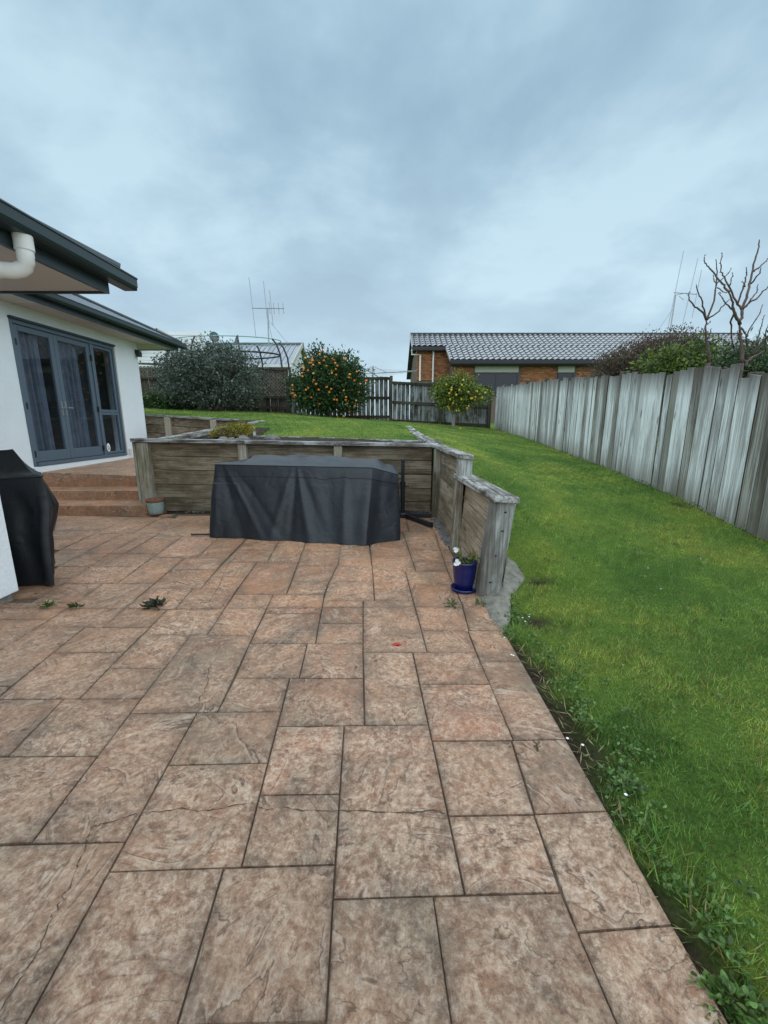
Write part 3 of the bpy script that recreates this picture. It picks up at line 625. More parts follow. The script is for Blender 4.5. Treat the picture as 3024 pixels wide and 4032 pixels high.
sl_ = MB(); sl_.box(XW+.003, XW+.03, 9.90, 9.98, 2.80, 2.90); sl_.lathe((XW+.07, 9.94, 2.75), [(0, .13), (.05, .12), (.06, .06), (.055, 0), (0, 0)], 14); sl_.build('security_light', BLACK, house)
tp_ = MB().box(XW, XW+.035, 9.20, 9.27, .63, .74); tp_.build('outdoor_socket', PVC, house, bevel=.004)
# downpipe at the near corner
dpy = 2.60
pp = [(-2.27, dpy+.32, 2.47), (-2.27, dpy+.32, 2.33), (-2.273, dpy+.32, 2.30), (-2.285, dpy+.318, 2.27), (-2.31, dpy+.31, 2.248), (-2.345, dpy+.30, 2.238), (-2.42, dpy+.26, 2.235), (-2.62, dpy+.03, 2.235), (-2.68, dpy, 2.21), (-2.71, dpy, 2.15), (-2.712, dpy, 1.2), (-2.712, dpy, .02)]
dp = MB().tube(pp, .047, 28).build('downpipe', PVC, house, smooth=True)
MB().box(-2.775, -2.655, dpy-.03, dpy+.03, .9, .93).build('pipe_bracket', PVC, dp)
for a, b in (((-2.27, dpy+.32, 2.36), (-2.27, dpy+.32, 2.455)), ((-2.40, dpy+.27, 2.236), (-2.45, dpy+.22, 2.235)), ((-2.712, dpy, .05), (-2.712, dpy, .14))): MB().tube([a, b], .053, 28).build('pipe_socket', PVC, dp)

# ------------------------------------------------------------------ retaining walls
GW = 'timber retaining walls round the patio'
rw = thing('retaining_wall', 'timber retaining wall with five boards behind the covered table', 'retaining wall', (-1.4, 6.1, 0), GW)
YB = 6.11
def ztop_f(x): return 1.077+(x+3.55)/(.7+3.55)*(1.003-1.077)
PX = [(-3.46, .17), (-2.03, .12), (-.66, .12)]
bx = [-3.52, -2.03, -.66, .70]
bh = .2052
for k in range(5):
    for a, b in zip(bx[:-1], bx[1:]):
        za0 = ztop_f(a)-.052-k*bh; zb0 = ztop_f(b)-.052-k*bh; g_ = random.uniform(.006, .011); yo = random.uniform(-.004, .004)
        o = MB().hexa([(a+.002, YB+yo, za0-bh+g_), (b-.002, YB+yo, zb0-bh+g_), (b-.002, YB+yo+.048, zb0-bh+g_), (a+.002, YB+yo+.048, za0-bh+g_)],
                      [(a+.002, YB+yo, za0), (b-.002, YB+yo, zb0), (b-.002, YB+yo+.048, zb0), (a+.002, YB+yo+.048, za0)]).build('board', W_H, rw, bevel=.004); recenter(o)
for x, wd in PX:
    o = MB().box(x-wd/2, x+wd/2, YB-.115, YB-.006, -.03, ztop_f(x)-.052).build('post', W_POST, rw, bevel=.012); recenter(o)
o = MB().box(-3.595, -3.555, YB-.10, YB+.06, -.02, ztop_f(-3.55)-.052).build('end_board', W_POST, rw, bevel=.004); recenter(o)
cuts = [-3.60, -1.98, .03, .69]
for a, b in zip(cuts[:-1], cuts[1:]):
    o = MB().hexa([(a+.002, YB-.135, ztop_f(a)-.05), (b-.002, YB-.135, ztop_f(b)-.05), (b-.002, YB+.085, ztop_f(b)-.05), (a+.002, YB+.085, ztop_f(a)-.05)],
                  [(a+.002, YB-.135, ztop_f(a)), (b-.002, YB-.135, ztop_f(b)), (b-.002, YB+.085, ztop_f(b)), (a+.002, YB+.085, ztop_f(a))]).build('cap', W_CAP, rw, bevel=.006); recenter(o)
# right hand wall, upper part: from the inner corner towards the camera
ru = thing('retaining_wall', 'taller timber wall section with capped end running forward beside the lawn', 'retaining wall', (.78, 5.2, 0), GW)
def board_y(parent, y0, y1, xb0, xb1, lean, zt0, zt1, n, bh, matl):
    for k in range(n):
        P = []
        for (y, xb, zt) in ((y0, xb0, zt0), (y1, xb1, zt1)):
            z1_ = zt-k*bh; z0_ = zt-(k+1)*bh+.009
            P.append([(xb+lean*z0_, y, z0_), (xb+.045+lean*z0_, y, z0_), (xb+.045+lean*z1_, y, z1_), (xb+lean*z1_, y, z1_)])
        a, b = P; m = MB(); m.add(a+b, [(0, 1, 2, 3), (7, 6, 5, 4), (0, 4, 5, 1), (1, 5, 6, 2), (2, 6, 7, 3), (3, 7, 4, 0)])
        m.f = [tuple(reversed(f)) for f in m.f]
        o = m.build('board', matl, parent, bevel=.003); recenter(o)
board_y(ru, 4.10, 6.09, .765, .735, .03, .955, .955, 5, .196, W_HY)
def post_lean(parent, x0, x1, y0, y1, z1, lean, matl, ly=0.):
    o = MB().hexa([(x0, y0, -.03), (x1, y0, -.03), (x1, y1, -.03), (x0, y1, -.03)], [(x0+lean*z1, y0+ly, z1), (x1+lean*z1, y0+ly, z1), (x1+lean*z1, y1+ly, z1), (x0+lean*z1, y1+ly, z1)]).build('post', matl, parent, bevel=.010); return recenter(o)
post_lean(ru, .665, .755, 5.62, 5.76, .95, .02, W_POST)
o = MB().hexa([(.735, 4.085, .775), (.865, 4.085, .775), (.865, 4.23, .775), (.735, 4.23, .775)], [(.735, 4.085, .952), (.868, 4.085, .945), (.868, 4.23, .945), (.735, 4.23, .952)]).build('post_top', W_POSTG, ru, bevel=.008); recenter(o)
o = MB().hexa([(.728, 4.06, .953), (.872, 4.06, .944), (.80, 6.25, .955), (.66, 6.25, .955)], [(.728, 4.06, 1.0), (.872, 4.06, .99), (.80, 6.25, 1.005), (.66, 6.25, 1.005)]).build('cap', W_CAPY, ru, bevel=.006); recenter(o)
# lower part with the big end post
rl = thing('retaining_wall', 'low timber wall section ending in a thick grey post by the blue pot', 'retaining wall', (.8, 3.6, 0), GW)
board_y(rl, 3.10, 4.10, .745, .755, .085, .735, .735, 4, .19, W_HY)
post_lean(rl, .695, .785, 4.10, 4.26, .735, .05, W_POST)
post_lean(rl, .712, .875, 2.96, 3.10, .735, .115, W_POSTG)
o = MB().hexa([(.785, 2.925, .737), (.965, 2.90, .732), (.905, 4.27, .737), (.715, 4.27, .737)], [(.785, 2.925, .785), (.965, 2.90, .78), (.905, 4.27, .785), (.715, 4.27, .785)]).build('cap', W_CAPY, rl, bevel=.008); recenter(o)
for zz in (.66, .52, .33, .12): 
    o = MB().tube([(.80+.115*zz+random.uniform(-.02, .02), 2.955, zz), (.80+.115*zz, 2.965, zz)], .006, 8).build('bolt', BLACK, rl); 
# side wall of the sunken terrace and the wall behind it
rs = thing('retaining_wall', 'timber wall with pale lichen cap running back beside the sunken terrace', 'retaining wall', (-3.1, 8, 0), GW)
o = MB().hexa([(-3.36, 6.24, .98), (-3.21, 6.24, .98), (-2.78, 10.0, 1.29), (-2.93, 10.0, 1.29)], [(-3.36, 6.24, 1.075), (-3.21, 6.24, 1.075), (-2.78, 10.0, 1.345), (-2.93, 10.0, 1.345)]).build('cap', W_CAPY, rs, bevel=.006); recenter(o)
for k in range(4):
    za = .975-k*.196; zb = 1.285-k*.196
    o = MB().hexa([(-3.31, 6.24, za-.19), (-3.26, 6.24, za-.19), (-2.83, 10.0, zb-.19), (-2.88, 10.0, zb-.19)], [(-3.31, 6.24, za), (-3.26, 6.24, za), (-2.83, 10.0, zb), (-2.88, 10.0, zb)]).build('board', W_HY, rs, bevel=.003); recenter(o)
rb = thing('retaining_wall', 'timber wall behind the house corner with lawn above it', 'retaining wall', (-5, 10.3, .4), GW)
A_ = np.array([-2.80, 10.04, 1.335]); B_ = np.array([-7.6, 10.62, 1.60])
def along(a, b, f): return a+(b-a)*f
o = MB().beam(A_, B_, .17, .05).build('cap', W_CAP, rb, bevel=.005); recenter(o)
for k in range(5):
    for f0, f1 in ((0, .26), (.26, .50), (.50, .75), (.75, 1)):
        p = along(A_, B_, f0); q = along(A_, B_, f1); d_ = np.array([0, 0, .053+k*.2]); o = MB().beam(p-d_+(0, .01, 0), q-d_+(0, .01, 0), .045, .188).build('board', W_H, rb, bevel=.004); recenter(o)
for f in (.26, .50, .75):
    p = along(A_, B_, f); o = MB().box(p[0]-.07, p[0]+.07, p[1]-.13, p[1]-.02, .42, p[2]-.052).build('post', W_POST, rb, bevel=.01); recenter(o)
# garden bed edging and the log between the two lawns
eg = thing('timber_edging', 'thin timber edging along the front of the upper lawn', 'edging', (-.7, 6.9, .9))
for p, q in (((-2.15, 7.10, 1.085), (-.8, 6.92, 1.055)), ((-.8, 6.92, 1.055), (.60, 6.62, 1.02)), ((-2.17, 7.10, 1.09), (-2.55, 8.3, 1.21)), ((-2.55, 8.3, 1.21), (-2.85, 8.35, 1.21))): recenter(MB().beam(p, q, .05, .13).build('edging_board', W_CAP, eg, bevel=.004))
lg = thing('timber_sleeper', 'lichen covered sleeper dividing the upper lawn from the right lawn', 'sleeper', (.6, 8, 1.))
recenter(MB().beam((.70, 6.30, 1.03), (.585, 8.4, 1.135), .17, .10).build('sleeper', W_CAPY, lg, bevel=.01)); recenter(MB().beam((.60, 8.36, 1.135), (.53, 9.6, 1.225), .15, .09).build('sleeper', W_CAPY, lg, bevel=.01))
recenter(MB().beam((.82, 6.30, 1.02), (.76, 7.0, 1.04), .10, .10).build('sleeper', W_CAPY, lg, bevel=.01))
bed = MB(); gx, gy = 36, 6; V = []
for j in range(gy+1):
    for i in range(gx+1):
        x = -3.2+i*3.95/gx; y0_, y1_ = 6.17, (7.12 if x < -2.1 else 7.08-(x+2.1)*.165); 
        if x < -2.15: y1_ = 8.3
        y = y0_+(y1_-y0_)*j/gy
        if x < -3.2+(y-6.2)*.12: x = -3.2+(y-6.2)*.12
        V.append((x, y, max(tz(x, y), .93 if j == 0 else -9)+.012+random.uniform(0, .02)))
bed.add(V, [(j*(gx+1)+i, j*(gx+1)+i+1, (j+1)*(gx+1)+i+1, (j+1)*(gx+1)+i) for j in range(gy) for i in range(gx)])
bed = struct(bed.build('garden_bed', SOILM, smooth=True)); bed['label'] = 'narrow soil bed behind the retaining wall cap'
def rock(name, c, r, matl, seed, flat=.7, parent=None):
    bm = bmesh.new(); bmesh.ops.create_icosphere(bm, subdivisions=2, radius=1.); rr = random.Random(seed); of = Vector((rr.random()*50, rr.random()*50, rr.random()*50))
    for v in bm.verts: v.co = v.co*(1+.45*noise.noise(v.co*1.3+of)); v.co = Vector((v.co.x*r*rr.uniform(.98, 1.02)*1.15, v.co.y*r, v.co.z*r*flat))
    me = bpy.data.meshes.new(name); bm.to_mesh(me); bm.free(); me.materials.append(matl)
    for p in me.polygons: p.use_smooth = True
    o = bpy.data.objects.new(name, me); COL.objects.link(o); o.location = c; WP[o.name] = np.array(c); return o
wh = ['rounded grey stone in the bed left of the moss clump front', 'grey stone at the foot of the moss clump', 'larger grey stone right of the moss clump', 'small grey stone beside the moss clump', 'lone round grey stone against the lawn edging']
for i, (px, r) in enumerate([(880, .085), (912, .07), (957, .09), (935, .06), (1070, .10)]):
    p = aty(px, 1735, 6.62); z = tz(p[0], 6.62)+.02
    tag(rock('garden_stone', (p[0], 6.62, z+r*.42), r, STONEG, i, .85), wh[i], 'stone', 'stones in the garden bed')

# ------------------------------------------------------------------ leaves
def leaves(name, pts, nrm, length, width, cols, matl, parent=None, loc=None, droop=.3, colvar=.35, oval=False):
    """pts (n,3); nrm outward directions; one folded diamond leaf each"""
    n = len(pts); d = nrm+rng.normal(0, .75, (n, 3)); d[:, 2] -= droop*rng.random(n); d /= np.linalg.norm(d, axis=1)[:, None]
    u = np.cross(d, rng.normal(0, 1, (n, 3))); u /= np.linalg.norm(u, axis=1)[:, None]; k = np.cross(u, d)
    Ln = (length*rng.uniform(.6, 1.35, n))[:, None]; Wd = (width*rng.uniform(.7, 1.3, n))[:, None]
    if oval:
        off = WP[parent.name] if parent is not None else np.array(loc if loc is not None else (0, 0, 0), float); k2 = k*Ln*.12
        V = np.stack([pts, pts+d*Ln*.22+u*Wd*.34+k2, pts+d*Ln*.55+u*Wd*.5+k2*1.6, pts+d*Ln*.85+u*Wd*.32+k2, pts+d*Ln, pts+d*Ln*.85-u*Wd*.32+k2, pts+d*Ln*.55-u*Wd*.5+k2*1.6, pts+d*Ln*.22-u*Wd*.34+k2, pts+d*Ln*.55+k2*.9], 1).reshape(-1, 3)-off
        me = bpy.data.meshes.new(name); fl = [(8, 0, 1), (8, 1, 2), (8, 2, 3), (8, 3, 4), (8, 4, 5), (8, 5, 6), (8, 6, 7), (8, 7, 0)]
        me.from_pydata([tuple(v) for v in V], [], [tuple(j+9*i for j in f) for i in range(n) for f in fl]); me.update(); me.polygons.foreach_set('use_smooth', [True]*len(me.polygons))
        cols = np.array(cols); ci = cols[rng.integers(0, len(cols), n)]*rng.uniform(1-colvar, 1+colvar, n)[:, None]; ca = np.ones((9*n, 4)); ca[:, :3] = np.repeat(ci, 9, 0)
        me.attributes.new('col', 'FLOAT_COLOR', 'POINT').data.foreach_set('color', ca.ravel()); me.materials.append(matl)
        o = bpy.data.objects.new(name, me); COL.objects.link(o)
        if parent is not None: o.parent = parent; WP[o.name] = WP[parent.name]
        else: o.location = off; WP[o.name] = off
        return o
    a = pts; b = pts+d*Ln*.5+u*Wd*.5+k*Wd*.18; c = pts+d*Ln; e = pts+d*Ln*.5-u*Wd*.5+k*Wd*.18
    V = np.stack([a, b, c, e], 1).reshape(-1, 3); off = WP[parent.name] if parent is not None else np.array(loc if loc is not None else (0, 0, 0), float); V = V-off
    me = bpy.data.meshes.new(name); me.vertices.add(4*n); me.vertices.foreach_set('co', V.ravel())
    me.loops.add(6*n); me.polygons.add(2*n)
    base = np.arange(n)[:, None]*4; me.loops.foreach_set('vertex_index', (base+np.array([0, 1, 2, 0, 2, 3])).ravel())
    me.polygons.foreach_set('loop_start', np.arange(2*n)*3); me.update(calc_edges=True)
    cols = np.array(cols); ci = cols[rng.integers(0, len(cols), n)]*rng.uniform(1-colvar, 1+colvar, n)[:, None]
    ca = np.ones((4*n, 4)); ca[:, :3] = np.repeat(ci, 4, 0)
    at = me.attributes.new('col', 'FLOAT_COLOR', 'POINT'); at.data.foreach_set('color', ca.ravel()); me.materials.append(matl)
    o = bpy.data.objects.new(name, me); COL.objects.link(o)
    if parent is not None: o.parent = parent; WP[o.name] = WP[parent.name]
    else: o.location = off; WP[o.name] = off
    return o
def cloud(blobs, nclump, per, spread, shell=.35):
    """clumps of leaf points spread through a crown built of ellipsoids"""
    B = np.array(blobs, float); vol = B[:, 3]*B[:, 4]*B[:, 5]; ch = rng.choice(len(B), nclump, p=vol/vol.sum())
    d = rng.normal(0, 1, (nclump, 3)); d /= np.linalg.norm(d, axis=1)[:, None]; r = (1-shell*rng.random(nclump)**1.3)[:, None]*rng.uniform(.86, 1.08, (nclump, 1))
    c = B[ch, :3]+d*r*B[ch, 3:6]; nn = d/B[ch, 3:6]; nn /= np.linalg.norm(nn, axis=1)[:, None]
    P = np.repeat(c, per, 0)+rng.normal(0, 1, (nclump*per, 3))*np.array(spread); return P, np.repeat(nn, per, 0)
def limb(m, p0, p1, r0, r1, wob=.05, n=6):
    p0 = np.array(p0, float); p1 = np.array(p1, float); pts = [p0+(p1-p0)*i/n+(rng.normal(0, wob, 3) if 0 < i < n else 0) for i in range(n+1)]
    m.tube(pts, [r0+(r1-r0)*i/n for i in range(n+1)], 7)

# big grey green shrub
bY = 14.3; bc = aty(835, 1500, bY); zb = tz(bc[0], bY)
sh = thing('shrub', 'large rounded grey green shrub in front of the lattice fence', 'shrub', (bc[0], bY, zb))
tr = MB()
for k in range(7): limb(tr, (bc[0]+rng.normal(0, .1), bY+rng.normal(0, .1), zb-.05), (bc[0]+rng.uniform(-1.3, 1.3), bY+rng.uniform(-.6, .5), zb+rng.uniform(1., 2.)), .06, .015, .06)
tr.build('trunk', BARK, sh, smooth=True)
bl = [(bc[0]-.05, bY, zb+1.15, 1.45, 1.0, 1.05), (bc[0]-.95, bY, zb+1.05, .85, .8, .85), (bc[0]+1.0, bY+.1, zb+1.05, .72, .8, .9), (bc[0]+.05, bY+.1, zb+1.68, .95, .8, .58), (bc[0]-1.1, bY, zb+1.5, .6, .6, .5), (bc[0]+.55, bY, zb+1.5, .8, .7, .55), (bc[0]-.2, bY-.2, zb+.7, 1.4, .8, .55)]
P, Nn = cloud(bl, 1050, 15, (.13, .13, .11), .5); leaves('crown', P, Nn, .085, .05, [(.075, .105, .085), (.11, .145, .12), (.16, .195, .165), (.05, .075, .055), (.10, .12, .075)], LEAF, sh)
# low green plants below it
lp = aty(650, 1590, 14.9); zl = tz(lp[0], 14.9)
low = thing('low_shrub', 'low leafy green plants at the foot of the fence by the house corner', 'shrub', (lp[0], 14.9, zl))
P, Nn = cloud([(lp[0]-.5, 14.9, zl+.22, .7, .4, .3), (lp[0]+.4, 14.8, zl+.2, .7, .4, .28)], 220, 12, (.09, .09, .07), .6); leaves('foliage', P, Nn, .10, .06, [(.05, .11, .025), (.08, .15, .035), (.03, .07, .02)], LEAF, low)
q = MB(); limb(q, (lp[0], 14.9, zl-.03), (lp[0]+.1, 14.9, zl+.25), .02, .01); q.build('stem', BARK, low)
# fruit trees
def fruit_mesh(r, elong, col, nm):
    bm = bmesh.new(); bmesh.ops.create_uvsphere(bm, u_segments=12, v_segments=8, radius=r)
    for v in bm.verts: v.co.z *= elong
    me = bpy.data.meshes.new(nm); bm.to_mesh(me); bm.free(); ca = np.ones((len(me.vertices), 4)); ca[:, :3] = col
    me.attributes.new('col', 'FLOAT_COLOR', 'POINT').data.foreach_set('color', ca.ravel()); me.materials.append(FRUIT)
    for p in me.polygons: p.use_smooth = True
    return me
mY = 14.8; mc = aty(1297, 1510, mY); zm = tz(mc[0], mY)
mt = thing('mandarin_tree', 'round dark green citrus tree full of bright orange fruit', 'fruit tree', (mc[0], mY, zm))
q = MB(); limb(q, (mc[0], mY, zm-.05), (mc[0]+.02, mY, zm+.7), .085, .06, .02)
for k in range(7): limb(q, (mc[0]+.02, mY, zm+.45), (mc[0]+rng.uniform(-.8, .8), mY+rng.uniform(-.6, .6), zm+rng.uniform(1., 2.1)), .045, .012)
q.build('trunk', BARK, mt, smooth=True)
mbl = [(mc[0], mY, zm+1.12, 1.12, .95, .90), (mc[0]-.80, mY, zm+.88, .60, .6, .62), (mc[0]+.82, mY, zm+.98, .52, .6, .70), (mc[0]-.25, mY, zm+1.80, .72, .6, .44), (mc[0]+.42, mY, zm+1.68, .55, .5, .42), (mc[0]+.1, mY-.1, zm+.62, 1.05, .7, .42)]
P, Nn = cloud(mbl, 900, 15, (.12, .12, .11), .5); P2, N2_ = cloud([(mc[0]-.3, mY, zm+2.12, .35, .3, .25), (mc[0]+.50, mY, zm+1.98, .4, .3, .2)], 24, 9, (.07, .07, .1), .9)
P3, N3_ = cloud([(b_[0], b_[1], b_[2], b_[3]*1.1, b_[4]*1.1, b_[5]*1.1) for b_ in mbl], 70, 11, (.05, .05, .10), .1); P2 = np.r_[P2, P3]; N2_ = np.r_[N2_, N3_]; N2_[:, 2] += .6
leaves('crown', np.r_[P, P2], np.r_[Nn, N2_], .115, .05, [(.022, .055, .016), (.035, .085, .022), (.05, .115, .03), (.018, .042, .014), (.065, .13, .04)], LEAF, mt)
MF = "600,370 580,405 500,450 425,445 625,472 578,500 490,500 510,520 648,437 712,462 735,470 748,500 772,530 650,530 755,565 400,550 388,608 395,645 455,580 512,612 710,590 712,610 757,627 905,622 897,657 980,592 955,690 1020,725 1078,695 540,728 515,685 655,760 705,780 685,817 455,770 432,790 570,790 285,740 290,790 275,830 288,825 315,850 305,870 425,880 490,872 735,895 765,900 865,868 862,900 880,938 965,945 960,965 935,790 840,795 1005,815 775,1018 900,1028 770,1080 980,1060 840,1075 845,455 860,460 580,945 975,905 470,498 405,548 720,455 502,470 410,560 1085,690 300,858"
om = [fruit_mesh(.040, .88, c, 'mandarin') for c in ((.72, .20, .015), (.80, .28, .02), (.62, .15, .012), (.78, .36, .06))]
def on_crown(px, py, bl, Y0):
    best = None
    for bx_, by_, bz_, rx, ry, rz in bl:
        for yy in np.arange(Y0-1.2, Y0+.3, .05):
            p = aty(px, py, yy)
            if ((p[0]-bx_)/rx)**2+((yy-by_)/ry)**2+((p[2]-bz_)/rz)**2 < 1.0:
                if best is None or yy < best[1]: best = p
                break
    return best if best is not None else aty(px, py, Y0-.2)
for i, s in enumerate(MF.split()):
    u, v = map(float, s.split(',')); p = on_crown(1050+u*.3617, 1250+v*.3617, mbl, mY); p[1] -= .06
    o = bpy.data.objects.new('mandarin', om[i % 4]); COL.objects.link(o); o.parent = mt; o.location = p-WP[mt.name]; o.scale = [random.uniform(.8, 1.12)]*3
lY = 14.4; lc = aty(1812, 1570, lY); zt_ = tz(aty(1787, 1600, lY)[0], lY)
lt = thing('lemon_tree', 'small lemon tree with yellow fruit on a bare pale trunk', 'fruit tree', (aty(1787, 1600, lY)[0], lY, zt_))
q = MB(); bx0 = aty(1787, 1600, lY)[0]; limb(q, (bx0, lY, zt_-.05), (bx0+.02, lY, zt_+.62), .062, .05, .01)
for k in range(8): limb(q, (bx0+.02, lY, zt_+.58), (lc[0]+rng.uniform(-.6, .7), lY+rng.uniform(-.4, .4), zt_+rng.uniform(.9, 1.6)), .03, .008)
q.build('trunk', simple('pale bark', (.24, .23, .20), .9, .2, var=.3, vscale=20), lt, smooth=True)
lbl = [(lc[0]-.1, lY, zt_+1.15, .72, .5, .45), (lc[0]+.62, lY, zt_+1.08, .42, .4, .28), (lc[0]-.55, lY, zt_+1.2, .40, .4, .34), (lc[0]-.08, lY, zt_+1.48, .50, .4, .30), (lc[0]-.1, lY, zt_+.82, .42, .35, .24)]
P, Nn = cloud(lbl, 520, 12, (.09, .09, .08), .75); leaves('crown', P, Nn, .10, .045, [(.08, .14, .022), (.13, .20, .03), (.19, .25, .035), (.06, .10, .02), (.23, .27, .05)], LEAF, lt)
LFx = "893,822 877,875 767,905 763,930 850,932 740,967 817,982 750,1030 873,1032 783,1070 728,1112 740,1135 818,1153 843,1152 950,952 1040,945 1025,1008 1020,1035 990,1020 975,1022 1097,1015 950,1105 932,1128 710,872 1130,960"
lm_ = [fruit_mesh(.034, 1.12, c, 'lemon') for c in ((.62, .40, .04), (.66, .46, .07), (.55, .33, .03))]
for i, s in enumerate(LFx.split()):
    u, v = map(float, s.split(',')); p = on_crown(1500+u*.3617, 1200+v*.3617, lbl, lY); p[1] -= .06
    o = bpy.data.objects.new('lemon', lm_[i % 3]); COL.objects.link(o); o.parent = lt; o.location = p-WP[lt.name]
p = aty(1813, 1690, 13.6); o = bpy.data.objects.new('fallen_lemon', lm_[1]); COL.objects.link(o); o.location = (p[0], 13.6, tz(p[0], 13.6)+.045); o.rotation_euler = (1.3, 0, .4); tag(o, 'yellow lemon lying on the lawn below the lemon tree', 'lemon')
# moss clump in the bed
mp_ = aty(910, 1712, 7.4); zz = tz(mp_[0], 7.4)
ms = thing('moss_clump', 'yellow green mossy ground plant in the corner of the garden bed', 'plant', (mp_[0], 7.4, zz))
P, Nn = cloud([(mp_[0], 7.4, zz+.02, .33, .45, .15), (mp_[0]+.15, 7.5, zz+.05, .25, .4, .17)], 420, 9, (.03, .03, .02), .35); P[:, 2] = np.maximum(P[:, 2], zz)
leaves('foliage', P, Nn, .035, .02, [(.28, .24, .02), (.20, .22, .025), (.34, .22, .02), (.12, .15, .02)], LEAF, ms, droop=-.6)
q = MB(); gxy = [(mp_[0]+.30*math.cos(t), 7.4+.40*math.sin(t), zz-.01) for t in np.linspace(0, 6.283, 18)[:-1]]; q.add(gxy+[(mp_[0]+.18*math.cos(t), 7.4+.25*math.sin(t), zz+.11) for t in np.linspace(0, 6.283, 18)[:-1]]+[(mp_[0], 7.4, zz+.15)],
  [(i, (i+1) % 17, 17+(i+1) % 17, 17+i) for i in range(17)]+[(17+i, 17+(i+1) % 17, 34) for i in range(17)]); q.build('mound', SOILM, ms, smooth=True)

# ------------------------------------------------------------------ fences
rf = thing('board_fence', 'tall weathered pale board fence running along the right of the lawn', 'fence', (4.0, 9, .6))
yy = 3.2; i = 0; fz = []
def fx_(y): return 3.92+(y-4)*.0195
while yy < 15.95:
    wd = random.choice((.142, .148, .15, .152, .146, .135)); x = fx_(yy)+random.uniform(-.006, .006)
    zb_ = min(tz(fx_(yy)-.05, yy), tz(fx_(yy+wd)-.05, yy+wd))-.02
    hgt = 1.655-.013*(yy-4) + random.choice((-.035, -.02, -.008, 0, .006, .015, .028))+random.uniform(-.006, .006)
    zt = zb_+hgt+(.045 if 4.72 < yy < 5.6 else 0)+(-.03 if yy < 4.72 else 0)
    ln = random.uniform(-.014, .014); g0 = random.uniform(.004, .013); y0_, y1_ = yy+g0, yy+wd-.003; tw_ = random.uniform(-.006, .006); rg = random.uniform(-.012, .03)
    m = MB(); m.hexa([(x+tw_, y0_, zb_), (x+.019+tw_, y0_, zb_), (x+.019-tw_, y1_, zb_), (x-tw_, y1_, zb_)], [(x+tw_, y0_+ln, zt), (x+.019+tw_, y0_+ln, zt), (x+.019-tw_, y1_+ln, zt+rg), (x-tw_, y1_+ln, zt+rg)])
    m.mi = [0, 0, 1, 0, 1, 0]  # side faces in dark wood: shade of the gaps painted on
    o = m.build('board', [W_FENCED if (yy < 4.42 or random.random() < .07) else W_FENCE, W_DPOST], rf, bevel=.002); recenter(o); fz.append((yy, zt)); yy += wd; i += 1
for yp in (4.72, 7.4, 9.9, 11.1, 12.6, 15.2):
    zt = [b for a, b in fz if a <= yp][-1]; o = MB().box(fx_(yp)+.035, fx_(yp)+.14, yp-.06, yp+.05, tz(fx_(yp), yp)-.1, zt+.06).build('post', W_DPOST, rf, bevel=.008); recenter(o)
for k in (.35, 1.35):
    o = MB().beam((fx_(3.2)+.06, 3.2, tz(3.9, 3.2)+k), (fx_(15.9)+.06, 15.9, tz(4.15, 15.9)+k), .045, .09).build('rail', W_DPOST, rf); recenter(o)
BY = 16.0
cf = thing('paling_fence', 'dark paling fence with rails and gaps across the back of the lawn', 'fence', (.5, BY, 1.3))
def pal(parent, x0, x1, ztop, matl, gap, wd=.142, y=BY, bot=None):
    x = x0
    while x < x1-.05:
        zb_ = tz(x+wd/2, y)-.03 if bot is None else bot(x); zt = ztop(x)+random.uniform(-.012, .012); ln = random.uniform(-.008, .008); yo = random.uniform(0, .006)
        o = MB().hexa([(x, y+yo, zb_), (x+wd, y+yo, zb_), (x+wd, y+yo+.018, zb_), (x, y+yo+.018, zb_)], [(x+ln, y+yo, zt), (x+wd+ln, y+yo, zt), (x+wd+ln, y+yo+.018, zt), (x+ln, y+yo+.018, zt)]).build('paling', matl, parent); recenter(o)
        x += wd+gap*random.uniform(.3, 1.7)
def px2x(px, Y=BY): return aty(px, 1560, Y)[0]
xa, xb_, xc = px2x(1135), px2x(1545), px2x(1932)
zt1 = lambda x: aty(1500, 1484, BY)[2]; zt2 = lambda x: aty(1700, 1501, BY)[2]-(x-px2x(1545))*.045
pal(cf, xa, xb_-.02, zt1, W_PALE, .022); pal(cf, xb_+.02, xc, zt2, W_PALE, .014)
for a, b, f in ((xa, xb_, zt1), (xb_, xc, zt2)):
    for off_ in (.03, .72, 1.40):
        h = .10
        o = MB().beam((a, BY-.03, f(a)+.02-off_), (b, BY-.03, f(b)+.02-off_), .05, h).build('rail', W_DARK, cf, bevel=.004); recenter(o)
for px in (1137, 1540, 1733, 1928):
    x = px2x(px); o = MB().box(x-.055, x+.055, BY-.13, BY-.058, tz(x, BY)-.1, (zt1(x) if px < 1550 else zt2(x))+(.03 if px != 1733 else -.35)).build('post', W_DPOST, cf, bevel=.006); recenter(o)
lf = thing('lattice_fence', 'dark timber fence topped with diamond lattice behind the grey green shrub', 'fence', (-6, BY, 1.6))
xl0, xl1 = px2x(540), xa-.02
ztl = lambda x: aty(600, 1428, BY)[2]+(x-xl0)/(xl1-xl0)*(aty(1130, 1452, BY)[2]-aty(600, 1428, BY)[2])
nseg = 3; xs = [xl0+(xl1-xl0)*i/nseg for i in range(nseg+1)]
